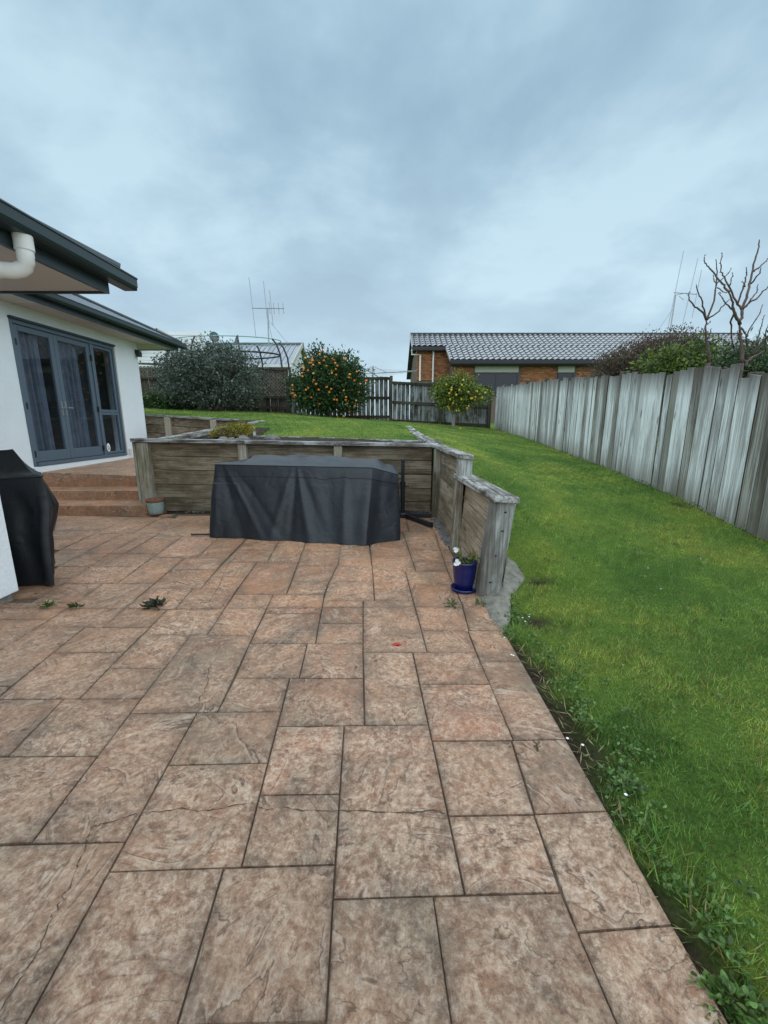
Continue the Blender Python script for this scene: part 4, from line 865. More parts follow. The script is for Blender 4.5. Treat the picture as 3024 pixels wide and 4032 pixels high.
for i in range(nseg):
    a, b = xs[i], xs[i+1]; lat = .48 if i < nseg-1 else 1.0
    pal(lf, a+.03, b-.06, lambda x: ztl(x)-(.04 if i == nseg-1 else .16), W_BROWN, .006, y=BY+.045)
    m = MB(); z1_ = min(ztl(a), ztl(b))-.05; z0_ = z1_-lat+.08; hh = z1_-z0_; s_ = .13
    for sg in (1, -1):
        u = -hh
        while u < (b-a):
            x0_, x1_ = a+u, a+u+hh; za, zb2 = (z0_, z1_) if sg > 0 else (z1_, z0_)
            t0 = max(0, (a-x0_)/hh); t1 = min(1, (b-x0_)/hh)
            if t1 > t0+.02: m.beam((x0_+hh*t0, BY+.008*sg, za+(zb2-za)*t0), (x0_+hh*t1, BY+.008*sg, za+(zb2-za)*t1), .034, .007, up=(0, -1, 0))
            u += s_
    stuff(m.build('lattice', LATT, lf))
    for zt_f, mm in ((lambda x: ztl(x)+.01, W_DPOST), (lambda x: ztl(x)-lat, W_DARK), (lambda x: tz(x, BY)+.22, W_DARK)):
        recenter(MB().beam((a, BY-.035, zt_f(a)), (b, BY-.035, zt_f(b)), .07, .07).build('rail', mm, lf))
for x in xs: recenter(MB().box(x-.05, x+.05, BY-.05, BY+.05, tz(x, BY)-.1, ztl(x)+.02).build('post', W_DPOST, lf, bevel=.005))

# ------------------------------------------------------------------ covered outdoor table
def hem_noise(s, k): return noise.noise(Vector((math.cos(s*6.2832)*k, math.sin(s*6.2832)*k, 4.2)))
def cover_mesh(top, bot, ridge, nper, levels, folds, foldamp, seed, puddle=.012, sag=.03, ribs=()):
    """closed outlines top/bot as [(x,y,z)], ridge = function (x,y)->apex point towards which the top slopes"""
    def sample(poly, n):
        P = np.array(poly, float); Q = np.r_[P, P[:1]]; d = np.r_[0, np.cumsum(np.linalg.norm(np.diff(Q, axis=0), axis=1))]; t = np.linspace(0, d[-1], n, endpoint=False)
        return np.c_[[np.interp(t, d, Q[:, i]) for i in range(3)]].T, t/d[-1]
    # corner-consistent sampling: same fraction of every side
    def bys(poly, per):
        out_ = []; n = len(poly)
        for i in range(n):
            a, b = np.array(poly[i]), np.array(poly[(i+1) % n])
            for k in range(per[i]): out_.append(a+(b-a)*k/per[i])
        return np.array(out_)
    n = len(top); ln = [np.linalg.norm(np.array(top[i])-np.array(top[(i+1) % n])) for i in range(n)]; per = [max(3, int(nper*l/sum(ln))) for l in ln]
    T_ = bys(top, per); B__ = bys(bot, per); M = len(T_); cen = B__.mean(0); V = []; Fc = []
    outw = B__-cen; outw[:, 2] = 0
    tang = np.roll(B__, -3, 0)-np.roll(B__, 3, 0); nrm_ = np.c_[tang[:, 1], -tang[:, 0], np.zeros(M)]; nrm_ /= np.linalg.norm(nrm_, axis=1)[:, None]
    sg = np.sign((nrm_*outw).sum(1)); nrm_ *= sg[:, None]
    arc = np.r_[0, np.cumsum(np.linalg.norm(np.diff(B__, axis=0), axis=1))]
    for l in range(levels+1):
        t = l/levels
        for i in range(M):
            p = T_[i]+(B__[i]-T_[i])*t
            a = arc[i]; f = noise.noise(Vector((a*folds+.35*t, t*.7, seed)))*1.1+.6*noise.noise(Vector((a*folds*2.3-t*1.2, t*1.6, seed+7)))
            amp = foldamp*(t**.7)*(1-.25*max(0, t-.85)/.15)
            f = f*amp
            for a0, k0, A0, w0, w1 in ribs: f += A0*math.exp(-((a-a0-k0*t)/(w0+(w1-w0)*t))**2)*min(1, t*3)*(1-.3*max(0, t-.8)/.2)
            w2 = noise.noise(Vector((a*5, t*6, seed+3)))*.006
            p = p+nrm_[i]*(f+w2*min(1, t*4))
            if l < levels*.25: p = p+np.array([0, 0, -sag*abs(noise.noise(Vector((a*2.2, 0, seed+11))))*t*3])
            if l == levels: p[2] = max(.004, p[2]+abs(f)*.08)
            V.append(tuple(p))
    for l in range(levels):
        for i in range(M): Fc.append((l*M+i, (l+1)*M+i, (l+1)*M+(i+1) % M, l*M+(i+1) % M))
    # top
    K = 10; base = len(V); prev = list(range(M))
    for k in range(1, K+1):
        t = k/K; cur = []
        for i in range(M):
            r_ = np.array(ridge(T_[i])); p = T_[i]+(r_-T_[i])*t
            p = p+np.array([0, 0, (noise.noise(Vector((p[0]*2.6, p[1]*2.6, seed)))*.075+noise.noise(Vector((p[0]*6, p[1]*6, seed)))*.024-sag*1.3*math.sin(t*math.pi))*math.sin(min(1, t*1.2)*math.pi*.6)])
            cur.append(len(V)); V.append(tuple(p))
        for i in range(M): Fc.append((prev[i], prev[(i+1) % M], cur[(i+1) % M], cur[i]))
        prev = cur
    return V, Fc, T_, B__, M
tc_ = thing('covered_table', 'long outdoor table hidden under a draped charcoal cover', 'covered table', (-.9, 5.0, 0))
top = [(-1.93, 4.76, .828), (-.13, 4.62, .806), (.165, 4.86, .70), (.16, 5.62, .72), (-1.88, 5.72, .80)]
bot = [(-2.0, 4.64, .006), (-.20, 4.30, .006), (.165, 4.53, .006), (.20, 5.72, .006), (-1.98, 5.84, .006)]
def rdg(p): x = min(max(p[0]*.92-.02, -1.66), -.10); return (x, 5.34, .905-(x+1.66)*.03)
RIBS = [(a_, k_, A_r*.45, w_a, w_b) for a_, k_, A_r, w_a, w_b in [(.03, .02, .04, .04, .08), (.08, .30, -.035, .03, .08), (.12, .52, .032, .02, .06), (.20, .70, -.02, .03, .07), (.50, -.06, -.03, .10, .17), (.92, -.18, .045, .02, .07), (.96, .0, -.035, .02, .05), (.97, .24, .05, .02, .06), (1.0, .40, -.025, .03, .07), (1.32, .12, -.03, .06, .10), (1.54, .04, .035, .03, .06), (1.80, .02, .045, .04, .10), (1.98, .0, -.03, .05, .12), (2.25, 0, .03, .05, .1)]]
V, Fc, T_, B__, M_ = cover_mesh(top, bot, rdg, 520, 64, 3.1, .024, 3.3, ribs=RIBS)
m = MB(); m.add(V, Fc); cv = m.build('cover', COVER, tc_, smooth=True)
# flap with its sewn hem, a hand's breadth below the top edge
m = MB(); VV = []; lev = 9
for j in range(2):
    pass
seam = []
for i in range(M_):
    l = 9+round(1.2*noise.noise(Vector((i*.05, 0, 1)))); p = np.array(V[l*M_+i]); q_ = p-np.array([-.9, 5.1, p[2]]); q_[2] = 0; seam.append(p+q_/np.linalg.norm(q_)*.004)
m.tube(seam+[seam[0]], .0045, 6, cap=False); m.build('seam', COVER, cv, smooth=True)
m = MB(); m.tube([np.array(V[i])+(0, 0, .002) for i in range(M_)]+[np.array(V[0])], .005, 6, cap=False); m.build('piping', COVER, cv, smooth=True)
m = MB(); m.tube([(-2.0, 4.72, .02), (-2.1, 4.74, .012), (-2.27, 4.735, .012)], .009, 6); m.build('strap', BLACK, cv)
m = MB()
for x, y in ((-1.75, 4.95), (-.1, 4.9), (-.1, 5.5), (-1.75, 5.55)): m.box(x-.04, x+.04, y-.04, y+.04, 0, .66)
m.box(-1.85, .0, 4.85, 5.6, .62, .66); m.build('table_frame', BLACK, tc_)

# ------------------------------------------------------------------ covered barbecue
bb = thing('covered_barbecue', 'barbecue under a black cover in the corner by the house wall', 'covered barbecue', (-3.2, 3.45, 0))
top = [(-4.1, 3.14, .80), (-2.66, 3.23, .885), (-3.06, 3.70, .86), (-4.1, 3.72, .86)]
bot = [(-4.1, 3.08, .012), (-2.66, 3.165, .012), (-3.12, 3.74, .012), (-4.1, 3.78, .012)]
def rdg2(p): x = min(max(p[0], -3.75), -3.02); return (x, 3.42, 1.085)
V, Fc, T_, B__, M_ = cover_mesh(top, bot, rdg2, 260, 44, 3.4, .032, 8.1, ribs=[(1.40, 0, .03, .03, .05), (1.2, .1, -.03, .05, .1), (1.0, -.1, .03, .04, .09), (.8, .1, -.03, .05, .1), (1.6, .1, -.04, .04, .08), (1.8, -.05, .03, .03, .07)])
V = [list(p) for p in V]
for p in V:    # side shelf pushing the cloth out at the right hand end
    if p[0] > -3.1 and .3 < p[2] < .88:
        g_ = max(0, 1-abs(p[2]-.62)/.24)*math.exp(-((p[1]-3.4)/.2)**2); p[0] += .045*g_; p[1] += .05*g_
m = MB(); m.add(V, Fc); bc_ = m.build('cover', BBQC, bb, smooth=True)
m = MB(); m.tube([np.array(V[i])+(0, 0, .002) for i in range(M_)]+[np.array(V[0])], .006, 6, cap=False); m.build('piping', BBQC, bc_, smooth=True)
m = MB().box(-3.95, -3.0, 3.25, 3.62, .04, .74); m.build('cabinet', BLACK, bb)
m = MB()
for x, y in ((-3.9, 3.3), (-3.0, 3.3), (-3.05, 3.58), (-3.9, 3.58)): m.lathe((x, y, 0), [(.0, 0), (.025, 0), (.025, .045), (0, .045)], 10)
m.build('castor', BLACK, bb)

# ------------------------------------------------------------------ umbrella stand
us = thing('umbrella_stand', 'dark steel umbrella stand with cross feet in the patio corner', 'umbrella stand', (.26, 5.72, 0))
ST = simple('dark coated steel', (.018, .022, .028), .42, .5)
MB().lathe((.26, 5.72, 0), [(0, .075), (.10, .075), (.115, .06), (.115, .02), (.10, .006), (0, .006)], 24).build('hub', ST, us, smooth=False)
MB().lathe((.26, 5.72, .07), [(0, 0), (.03, 0), (.03, .40), (.024, .405), (.024, .70), (.028, .705), (.028, .725), (0, .725)], 18).build('tube', ST, us, smooth=False)
k_ = MB(); k_.tube([(.28, 5.72, .44), (.345, 5.70, .44)], .010, 8); k_.lathe((.26, 5.72, .45), [(.024, 0), (.038, 0), (.038, .05), (.024, .05)], 16); k_.build('clamp', ST, us)
for ex, ey in ((.60, 5.10), (.66, 5.66), (-.06, 5.80)):
    recenter(MB().beam((.26, 5.72, .062), (ex, ey, .062), .055, .058).build('foot', ST, us, bevel=.004))

# ------------------------------------------------------------------ pots
pc = (-3.30, 5.90); pt = thing('pale_pot', 'pale green glazed pot with terracotta rim at the foot of the steps', 'plant pot', (*pc, 0))
MB().lathe((*pc, 0), [(0, .0), (.125, 0), (.138, .022), (.130, .024), (.118, .012), (0, .012)], 32).build('saucer', TERRA, pt, smooth=True)
MB().lathe((*pc, .014), [(0, 0), (.095, 0), (.103, .015), (.112, .165), (.112, .17)], 32).build('body', CELAD, pt, smooth=True)
MB().lathe((*pc, .014), [(.112, .168), (.121, .175), (.122, .208), (.116, .214), (.104, .212), (.100, .16)], 32).build('rim', TERRA, pt, smooth=True)
m = MB().lathe((*pc, .014), [(.103, .175), (.06, .185), (0, .18)], 20); m.build('soil', SOILM, pt)
m = MB(); limb(m, (pc[0]+.01, pc[1], .18), (pc[0]+.015, pc[1], .235), .006, .004, .002, 3); m.build('stem', BARK, pt)
bp_ = (.632, 3.10); bt = thing('blue_pot', 'cobalt blue glazed pot with white flowers beside the grey end post', 'flower pot', (*bp_, 0))
MB().lathe((*bp_, 0), [(0, 0), (.088, 0), (.101, .012), (.103, .030), (.097, .031), (.091, .014), (0, .012)], 40).build('saucer', BLUEGL, bt, smooth=True)
MB().lathe((*bp_, .013), [(0, 0), (.062, 0), (.070, .008), (.083, .09), (.092, .17), (.094, .215), (.098, .218), (.098, .232), (.092, .235), (.086, .23), (.083, .19)], 40).build('body', BLUEGL, bt, smooth=True)
MB().lathe((*bp_, .013), [(.086, .195), (.05, .205), (0, .2)], 24).build('soil', SOILM, bt)
plant_p = []; plant_n = []; m = MB(); petals = MB()
rr = random.Random(5)
def stalk(dx, dy, hh, bend, nl):
    p0 = np.array([bp_[0]+dx*.5, bp_[1]+dy*.5, .21]); p1 = np.array([bp_[0]+dx+bend[0], bp_[1]+dy+bend[1], .215+hh])
    m.tube([p0, (p0+p1)/2+np.array([0, 0, .015]), p1], [.003, .0025, .002], 5)
    for k in range(nl):
        f = rr.uniform(.25, 1); plant_p.append(p0+(p1-p0)*f); a = rr.uniform(0, 6.28); plant_n.append((math.cos(a), math.sin(a), .5))
    return p1
for k in range(16): stalk(rr.uniform(-.06, .07), rr.uniform(-.06, .06), rr.uniform(.03, .10), (rr.uniform(-.02, .03), rr.uniform(-.02, .02)), 12)
f1 = stalk(-.055, -.04, .14, (-.015, -.01), 16); f2 = stalk(-.06, -.055, .045, (-.01, -.02), 12); f3 = stalk(-.05, -.02, .155, (.0, 0), 20); f4 = stalk(.08, 0, .11, (.01, 0), 9)
m.build('stem', simple('green stem', (.10, .14, .04), .7), bt)
leaves('foliage', np.array(plant_p), np.array(plant_n), .028, .013, [(.12, .18, .04), (.20, .24, .07), (.08, .12, .03), (.26, .22, .09)], LEAF, bt)
for c_, nf in ((f1, 4), (f2, 4)):
    for k in range(nf):
        cc = np.array(c_)+np.array([rr.uniform(-.022, .022), rr.uniform(-.02, .005), rr.uniform(-.012, .012)])
        for a in range(5):
            t0 = a*1.2566+k; d1_ = np.array([math.cos(t0), -.35, math.sin(t0)]); d2_ = np.array([-math.sin(t0), 0, math.cos(t0)])
            petals.add([cc, cc+d1_*.010+d2_*.007, cc+d1_*.018, cc+d1_*.010-d2_*.007], [(0, 1, 2, 3)])
petals.build('flower', PETAL, bt)

# ------------------------------------------------------------------ concrete haunch by the end post, gravel strip
hp = [(1877, 2352), (1930, 2318), (1985, 2283), (1996, 2190), (2032, 2218), (2066, 2275), (2012, 2340), (2010, 2430), (1985, 2486), (1935, 2440), (1902, 2385)]
m = MB(); hz_ = [.0, .03, .055, .12, .09, .04, .02, .005, -.005, .0, .0]; ring = []
for (x, y), z in zip(hp, hz_):
    z = 0.
    for _ in range(6): p = atz(x, y, z); z = z*.4+.6*(max(0., tz(p[0], p[1]))+.012 if p[0] > EDGE+.03 else .0)
    ring.append(atz(x, y, z))
c_ = np.mean(ring, 0)+(0, 0, .015); V = []; n_ = len(ring); K = 5
for k in range(K+1):
    for i in range(n_*4):
        a = ring[i//4]; b = ring[(i//4+1) % n_]; p = a+(b-a)*(i % 4)/4; p = p+(c_-p)*k/(K+.6); p = p+np.array([0, 0, .012*noise.noise(Vector((p[0]*14, p[1]*14, 2)))+.008*math.sin(k/K*2.2)]); V.append(p)
nn_ = n_*4; Fq = [(k*nn_+i, k*nn_+(i+1) % nn_, (k+1)*nn_+(i+1) % nn_, (k+1)*nn_+i) for k in range(K) for i in range(nn_)]+[tuple(K*nn_+i for i in range(nn_))]
V += [np.array([p[0], p[1], -.12]) for p in V[:nn_]]; o0 = len(V)-nn_; Fq += [(o0+i, o0+(i+1) % nn_, (i+1) % nn_, i) for i in range(nn_)]
m.add(V, Fq); hb_ = m.build('concrete_footing', CONC, loc=(.95, 3.0, 0), smooth=True); tag(hb_, 'rough grey concrete footing sloping round the base of the end post', 'footing')
m = MB(); rr = random.Random(3); ico = bmesh.new(); bmesh.ops.create_icosphere(ico, subdivisions=1, radius=1.); iv = [v.co.copy() for v in ico.verts]; ifc = [tuple(v.index for v in f.verts) for f in ico.faces]; ico.free()
for k in range(230):
    y = rr.uniform(4.3, 5.95); f = (y-4.25)/1.7; x = rr.uniform(.635+.03*(1-f), .76); r = rr.uniform(.012, .032)
    s3 = (r*rr.uniform(.8, 1.5), r*rr.uniform(.7, 1.2), r*rr.uniform(.5, .8)); a = rr.uniform(0, 6.28); ca, sa = math.cos(a), math.sin(a)
    m.add([(x+v.x*s3[0]*ca-v.y*s3[1]*sa, y+v.x*s3[0]*sa+v.y*s3[1]*ca, .0+v.z*s3[2]+rr.uniform(-.01, .012)) for v in iv], ifc)
for k in range(160):
    y = rr.uniform(5.985, 6.09); x = rr.uniform(-3.1, .7); r = rr.uniform(.008, .02); m.add([(x+v.x*r*1.2, y+v.y*r, .0+v.z*r*.7) for v in iv], ifc)
g_ = m.build('gravel', STONEG, loc=(.7, 5.2, 0)); stuff(g_); tag(g_, 'grey drainage stones in the strip at the foot of the timber walls', 'gravel')
MB().box(-3.4, .80, 5.97, 6.2, -.1, -.008).box(.62, .80, 4.2, 6.0, -.1, -.009).build('drain_soil', SOILM)['kind'] = 'structure'

# ------------------------------------------------------------------ lawn: blades, weeds, daisies
def blades():
    reg = [(.76, 4.0, .2, 1.6, 15000), (.76, 4.0, 1.6, 2.8, 12000), (.76, 4.0, 2.8, 4.5, 7000), (.8, 4.02, 4.5, 7.5, 4200), (-9, 4.2, 6.2, 10.5, 2000), (-9, 4.2, 10.5, 16, 1300)]
    XY = []
    for x0, x1, y0, y1, dn in reg:
        n = int((x1-x0)*(y1-y0)*dn); XY.append(np.c_[rng.uniform(x0, x1, n), rng.uniform(y0, y1, n)])
    XY = np.concatenate(XY); x, y = XY.T
    # keep to what the lens can see, plus a margin for a step to the side
    vis = (np.abs(x) < 1.15*y+1.2) & ~in_poly(x, y, HOLE) & (x < fx_(y)-.01)
    vis &= ~((y < 7.0) & (x < .66)) & ~((x < -2.2) & (y < 8.3))
    so = soil_mask(x, y); vis &= rng.random(len(x)) > so*1.3
    hx = [atz(a, b, .02)[:2] for a, b in hp]; vis &= ~in_poly(x, y, [tuple(p) for p in hx])
    x, y = x[vis], y[vis]; n = len(x); z = terr(x, y)
    d = np.clip(y/6, .6, 2.2); ht = rng.uniform(.008, .028, n)*(1+.45*np.clip(sum(np.sin(x*a1+y*b1+p1) for a1, b1, p1 in [(11, 5, .3), (-7, 13, 1.2), (17, -9, 2.2)])/2, -1, 1)); 
    edge = (x < edge_x(y)+.12) & (y < 3.3); ht = np.where(edge, ht*rng.uniform(1, 1.8, n), ht*.85)
    wd = rng.uniform(.0016, .0034, n)*d*1.25; a = rng.uniform(0, 6.283, n); b = rng.uniform(0, 6.283, n); lean = rng.uniform(.2, 1.5, n)*ht
    ux, uy = np.cos(a)*wd, np.sin(a)*wd; lx, ly = np.cos(b)*lean, np.sin(b)*lean
    V = np.empty((n, 3, 3)); V[:, 0] = np.c_[x-ux, y-uy, z-.004]; V[:, 1] = np.c_[x+ux, y+uy, z-.004]; V[:, 2] = np.c_[x+lx, y+ly, z+ht+.004]
    me = bpy.data.meshes.new('lawn_grass'); me.vertices.add(3*n); me.vertices.foreach_set('co', V.ravel()); me.loops.add(3*n); me.polygons.add(n)
    me.loops.foreach_set('vertex_index', np.arange(3*n)); me.polygons.foreach_set('loop_start', np.arange(n)*3); me.update(calc_edges=True)
    cl_ = sum(np.sin(x*a1+y*b1+p1) for a1, b1, p1 in [(31, 9, .3), (-17, 33, 1.2), (47, -29, 2.2), (13, 51, .7), (-61, 40, 3.1), (9, -14, 4.)])/6
    dry_p = np.clip(.05+.09*(y < 2.4)+.16*np.sin(x*2.3+1)*np.sin(y*1.9+.4)+.10*cl_, .015, .4)
    br = rng.uniform(.45, 1.55, n)*(1+.55*cl_); c = np.ones((n, 4)); c[:, :3] = br[:, None]*np.stack([rng.uniform(.85, 1.5, n), np.ones(n), rng.uniform(.9, 2.2, n)], 1); dry = rng.random(n) < dry_p; c[dry, :3] = np.array([2.3, 1.25, 2.6])*rng.uniform(.5, 1.15, (dry.sum(), 1)); 
    me.attributes.new('col', 'FLOAT_COLOR', 'POINT').data.foreach_set('color', np.repeat(c, 3, 0).ravel()); me.materials.append(blade_mat())
    o = bpy.data.objects.new('lawn_grass', me); COL.objects.link(o); stuff(o); tag(o, 'short green lawn with yellow patches', 'grass')
blades()
def rosettes(items, name, cols, ll, lw):
    P, Nn = [], []
    for x, y, r, n in items:
        z = tz(x, y) if x > EDGE else 0.
        for k in range(n):
            a = rng.uniform(0, 6.283); f = rng.uniform(.05, 1); P.append((x+math.cos(a)*r*f*.6, y+math.sin(a)*r*f*.6, z+.008+.03*(1-f)*r/.06)); Nn.append((math.cos(a)*1.6, math.sin(a)*1.6, .55))
    return np.array(P), np.array(Nn)
it = []
for k in range(150):
    y = rng.uniform(.5, 3.3); it.append((edge_x(y)+abs(rng.normal(0, .10))-.01, y, rng.uniform(.03, .06), 12))
for k in range(120):
    y = rng.uniform(1.2, 6.); it.append((rng.uniform(.95, 3.2), y, rng.uniform(.02, .045), 8))
for k in range(90): y = rng.uniform(3.6, 13); it.append((fx_(y)-rng.uniform(.02, .1), y, .06, 9))
P, Nn = rosettes(it, 'w', None, 0, 0); o = leaves('edge_weeds', P, Nn, .017, .011, [(.09, .18, .045), (.12, .22, .055), (.15, .25, .07), (.08, .14, .04)], LEAF, droop=.2, oval=True); stuff(o); tag(o, 'clover and small weeds along the lawn edge', 'weeds')
# longer straggling grass over the bare soil
q = MB(); cols_ = []
P, Nn = [], []
for k in range(900):
    y = rng.uniform(.45, 3.2); x = edge_x(y)+rng.uniform(-.09, .10); P.append((x, y, tz(x, y)-.02)); a = rng.uniform(0, 6.283); Nn.append((math.cos(a)*1.1-.4, math.sin(a)*1.1, .7))
o = leaves('straggling_grass', np.array(P), np.array(Nn), .07, .005, [(.17, .22, .05), (.35, .30, .14), (.12, .17, .04), (.42, .38, .20)], LEAF, droop=.3); stuff(o); tag(o, 'long straggling grass blades over the bare soil edge', 'grass')
def weed(tok, r, n, lab, cols, ll, lw, nm='weed', cat='weed'):
    p = gp(tok); z = 0.002 if p[0] < EDGE else tz(p[0], p[1])-.005
    t_ = thing(nm, lab, cat, (p[0], p[1], z)); P = []; Nn = []
    for k in range(n):
        a = rng.uniform(0, 6.283); f = rng.uniform(.1, 1); P.append((p[0]+math.cos(a)*r*f*.5, p[1]+math.sin(a)*r*f*.35, z+.004+.015*(1-f))); Nn.append((math.cos(a)*1.6, math.sin(a)*1.6, rng.uniform(.3, 1.6)))
    leaves('foliage', np.array(P), np.array(Nn), ll, lw, cols, LEAF, t_, droop=.1, oval=True); q = MB(); q.tube([(p[0], p[1], z-.004), (p[0], p[1], z+.015)], .004, 6); q.build('stem', BARK, t_)
gc = [(.05, .10, .03), (.08, .14, .04), (.04, .07, .025)]
weed('D1265,20', .09, 46, 'dark broad weed growing from the patio joint', [(.03, .045, .025), (.05, .065, .035), (.06, .05, .04)], .055, .020)
weed('D385,25', .05, 26, 'bright green weed in the patio joint near the house wall', [(.08, .16, .03), (.06, .13, .03)], .035, .012)
weed('D625,25', .05, 26, 'small dull green weed between the house and the dark weed', gc, .04, .012)
weed('C1145,728', .045, 22, 'flat green weed on the patio joint in front of the blue pot', [(.12, .17, .05), (.09, .13, .04)], .045, .010)
weed('C1395,718', .04, 18, 'small green weed beside the concrete footing', [(.10, .15, .04), (.08, .12, .04)], .04, .012)
weed('I1440,470', .12, 90, 'round leaved pale green rosette weed on the soil edge', [(.13, .22, .07), (.17, .27, .09), (.09, .15, .05)], .028, .016)
weed('L1610,880', .15, 150, 'leafy green weed at the bottom right of the patio edge', [(.13, .24, .06), (.09, .17, .04), (.18, .29, .08), (.07, .12, .03)], .026, .014)
weed('I855,255', .02, 8, 'curled dead leaf scrap lying on the patio slab', [(.06, .04, .025), (.20, .15, .09)], .02, .012, 'dead_leaf', 'leaf')
def daisy(pts):
    m = MB()
    for x, y in pts:
        z = tz(x, y)+.03
        for a in range(8):
            t = a*.785; c, s = math.cos(t), math.sin(t); m.add([(x, y, z), (x+c*.004-s*.002, y+s*.004+c*.002, z+.002), (x+c*.007, y+s*.007, z+.001), (x+c*.004+s*.002, y+s*.004-c*.002, z+.002)], [(0, 1, 2, 3)])
    return m
pts = []
for tok in 'F1245,20 F1367,68 F1420,58 F1388,96 F1217,232 F1275,370 F1293,375 I1157,180 I1057,138 I1440,500'.split():
    x, y, _ = pix(tok); p = atz(x, y, .05); pts.append((p[0], p[1]))
pts += [(rng.uniform(1.1, 3.2), rng.uniform(1.8, 6)) for _ in range(9)]
o = daisy(pts).build('lawn_daisies', PETAL); stuff(o); tag(o, 'tiny white daisies scattered in the lawn', 'daisies')

# ------------------------------------------------------------------ beyond the right fence: bushes and bare fig trees
def bush(label, blobs, ncl, per, sp, ll, lw, cols, shell=.6, up=0.):
    b0 = blobs[0]; z = tz(b0[0], b0[1]); t_ = thing('bush', label, 'bush', (b0[0], b0[1], z))
    P, Nn = cloud(blobs, ncl, per, sp, shell); Nn[:, 2] += up; leaves('crown', P, Nn, ll, lw, cols, LEAF, t_); q = MB()
    for k in range(6):
        b = blobs[k % len(blobs)]; limb(q, (b0[0]+rng.normal(0, .15), b0[1]+rng.normal(0, .15), z-.05), (b[0], b[1], b[2]), .05, .015)
    q.build('trunk', BARK, t_, smooth=True); return t_
def blob(px, py, Y, rx, rz, ry=None): p = aty(px, py, Y); return (p[0], Y, p[2], rx, ry or rx, rz)
DB = 9.6
spk = [blob(px, py+12, DB+dy, .26, .36) for px, py, dy in ((2530, 1375, 0), (2545, 1350, .1), (2480, 1400, -.1), (2585, 1345, 0), (2620, 1370, .2), (2655, 1350, 0), (2690, 1345, -.1), (2440, 1425, 0), (2720, 1380, 0))]
bush('dark reddish brown spiky bush standing above the right fence', [blob(2560, 1450, DB, 1.15, .62), blob(2420, 1460, DB, .55, .36), blob(2640, 1420, DB, .8, .62), blob(2700, 1420, DB, .5, .5)]+spk+[blob(2560, 1560, DB, 1.1, .9)], 2300, 24, (.065, .065, .075), .050, .022, [(.11, .075, .052), (.14, .085, .06), (.08, .062, .042), (.09, .095, .055)], .8, .5)
bush('bright yellow green leaves of a shrub just behind the fence boards', [blob(2640, 1430, 7.0, .48, .22), blob(2570, 1445, 7.1, .28, .16), blob(2700, 1415, 7.0, .28, .26), blob(2790, 1375, 6.9, .22, .22), blob(2640, 1540, 7., .45, .55)], 420, 12, (.07, .07, .06), .065, .034, [(.12, .18, .03), (.17, .23, .04), (.07, .12, .028), (.045, .08, .022)], .8)
bush('dark green leafy hedge below the bare fig branches', [blob(2900, 1420, 7.2, .75, .30), blob(2830, 1430, 7.3, .5, .28), blob(3000, 1415, 7.2, .7, .34), blob(3080, 1420, 7., .6, .4), blob(2950, 1560, 7.2, .8, .7)], 620, 13, (.09, .09, .08), .07, .028, [(.05, .10, .035), (.035, .07, .028), (.08, .13, .045), (.06, .09, .04)], .7)
def fig(label, Y, base, segs):
    bp0 = aty(*base, Y); z = tz(bp0[0], Y); t_ = thing('fig_tree', label, 'bare tree', (bp0[0], Y, z)); m = MB(); 
    m.tube([(bp0[0], Y, z-.05), (bp0[0]+.02, Y, (z+bp0[2])/2), tuple(bp0)], [.05, .04, .028], 9); m.build('trunk', FIGB, t_, smooth=True)
    for i, (rad, s) in enumerate(segs):
        px = [tuple(map(float, c.split(','))) for c in s.split()]; dy = 0. ; pts = []; dirn = rng.uniform(-.28, .28)
        for j, (u, v) in enumerate(px): pts.append(np.array(aty(2424+u*.3617, 900+v*.3617, Y+dirn*j*.35*(i > 0))))
        out_ = []
        for a, b in zip(pts[:-1], pts[1:]):
            for k in range(3): out_.append(a+(b-a)*k/3+rng.normal(0, .004, 3))
        out_.append(pts[-1]); n = len(out_); m = MB(); m.tube(out_, [rad*.62*(1-.62*k/(n-1)) for k in range(n)], 7)
        for k in range(2, n):      # buds and knuckles
            p = out_[k]; d = rng.normal(0, 1, 3); d /= np.linalg.norm(d); m.tube([p, p+d*.016], [.0065, .003], 5)
        m.build('branch', FIGB, t_, smooth=True)
fig('slim bare fig tree with three upright branches above the fence', 6.5, (2789, 1430), [(.036, '1015,1460 990,1250 980,1100 985,1000'), (.022, '985,1000 940,900 865,850 815,790 800,770 802,690'), (.020, '985,990 965,880 925,760 890,670 880,610'), (.024, '990,990 1030,900 1075,780 1095,620 1105,470 1095,340'), (.020, '1000,985 1090,930 1180,830 1240,770'), (.014, '1100,610 1065,560 1060,505'), (.014, '1095,600 1170,540 1230,490 1260,435'), (.016, '1005,1200 1030,1130 1035,1095'), (.014, '975,1150 940,1080 905,1230'), (.012, '1140,700 1120,705'), (.014, '1000,1040 1035,1010'), (.014, '1105,640 1160,690 1210,695')])
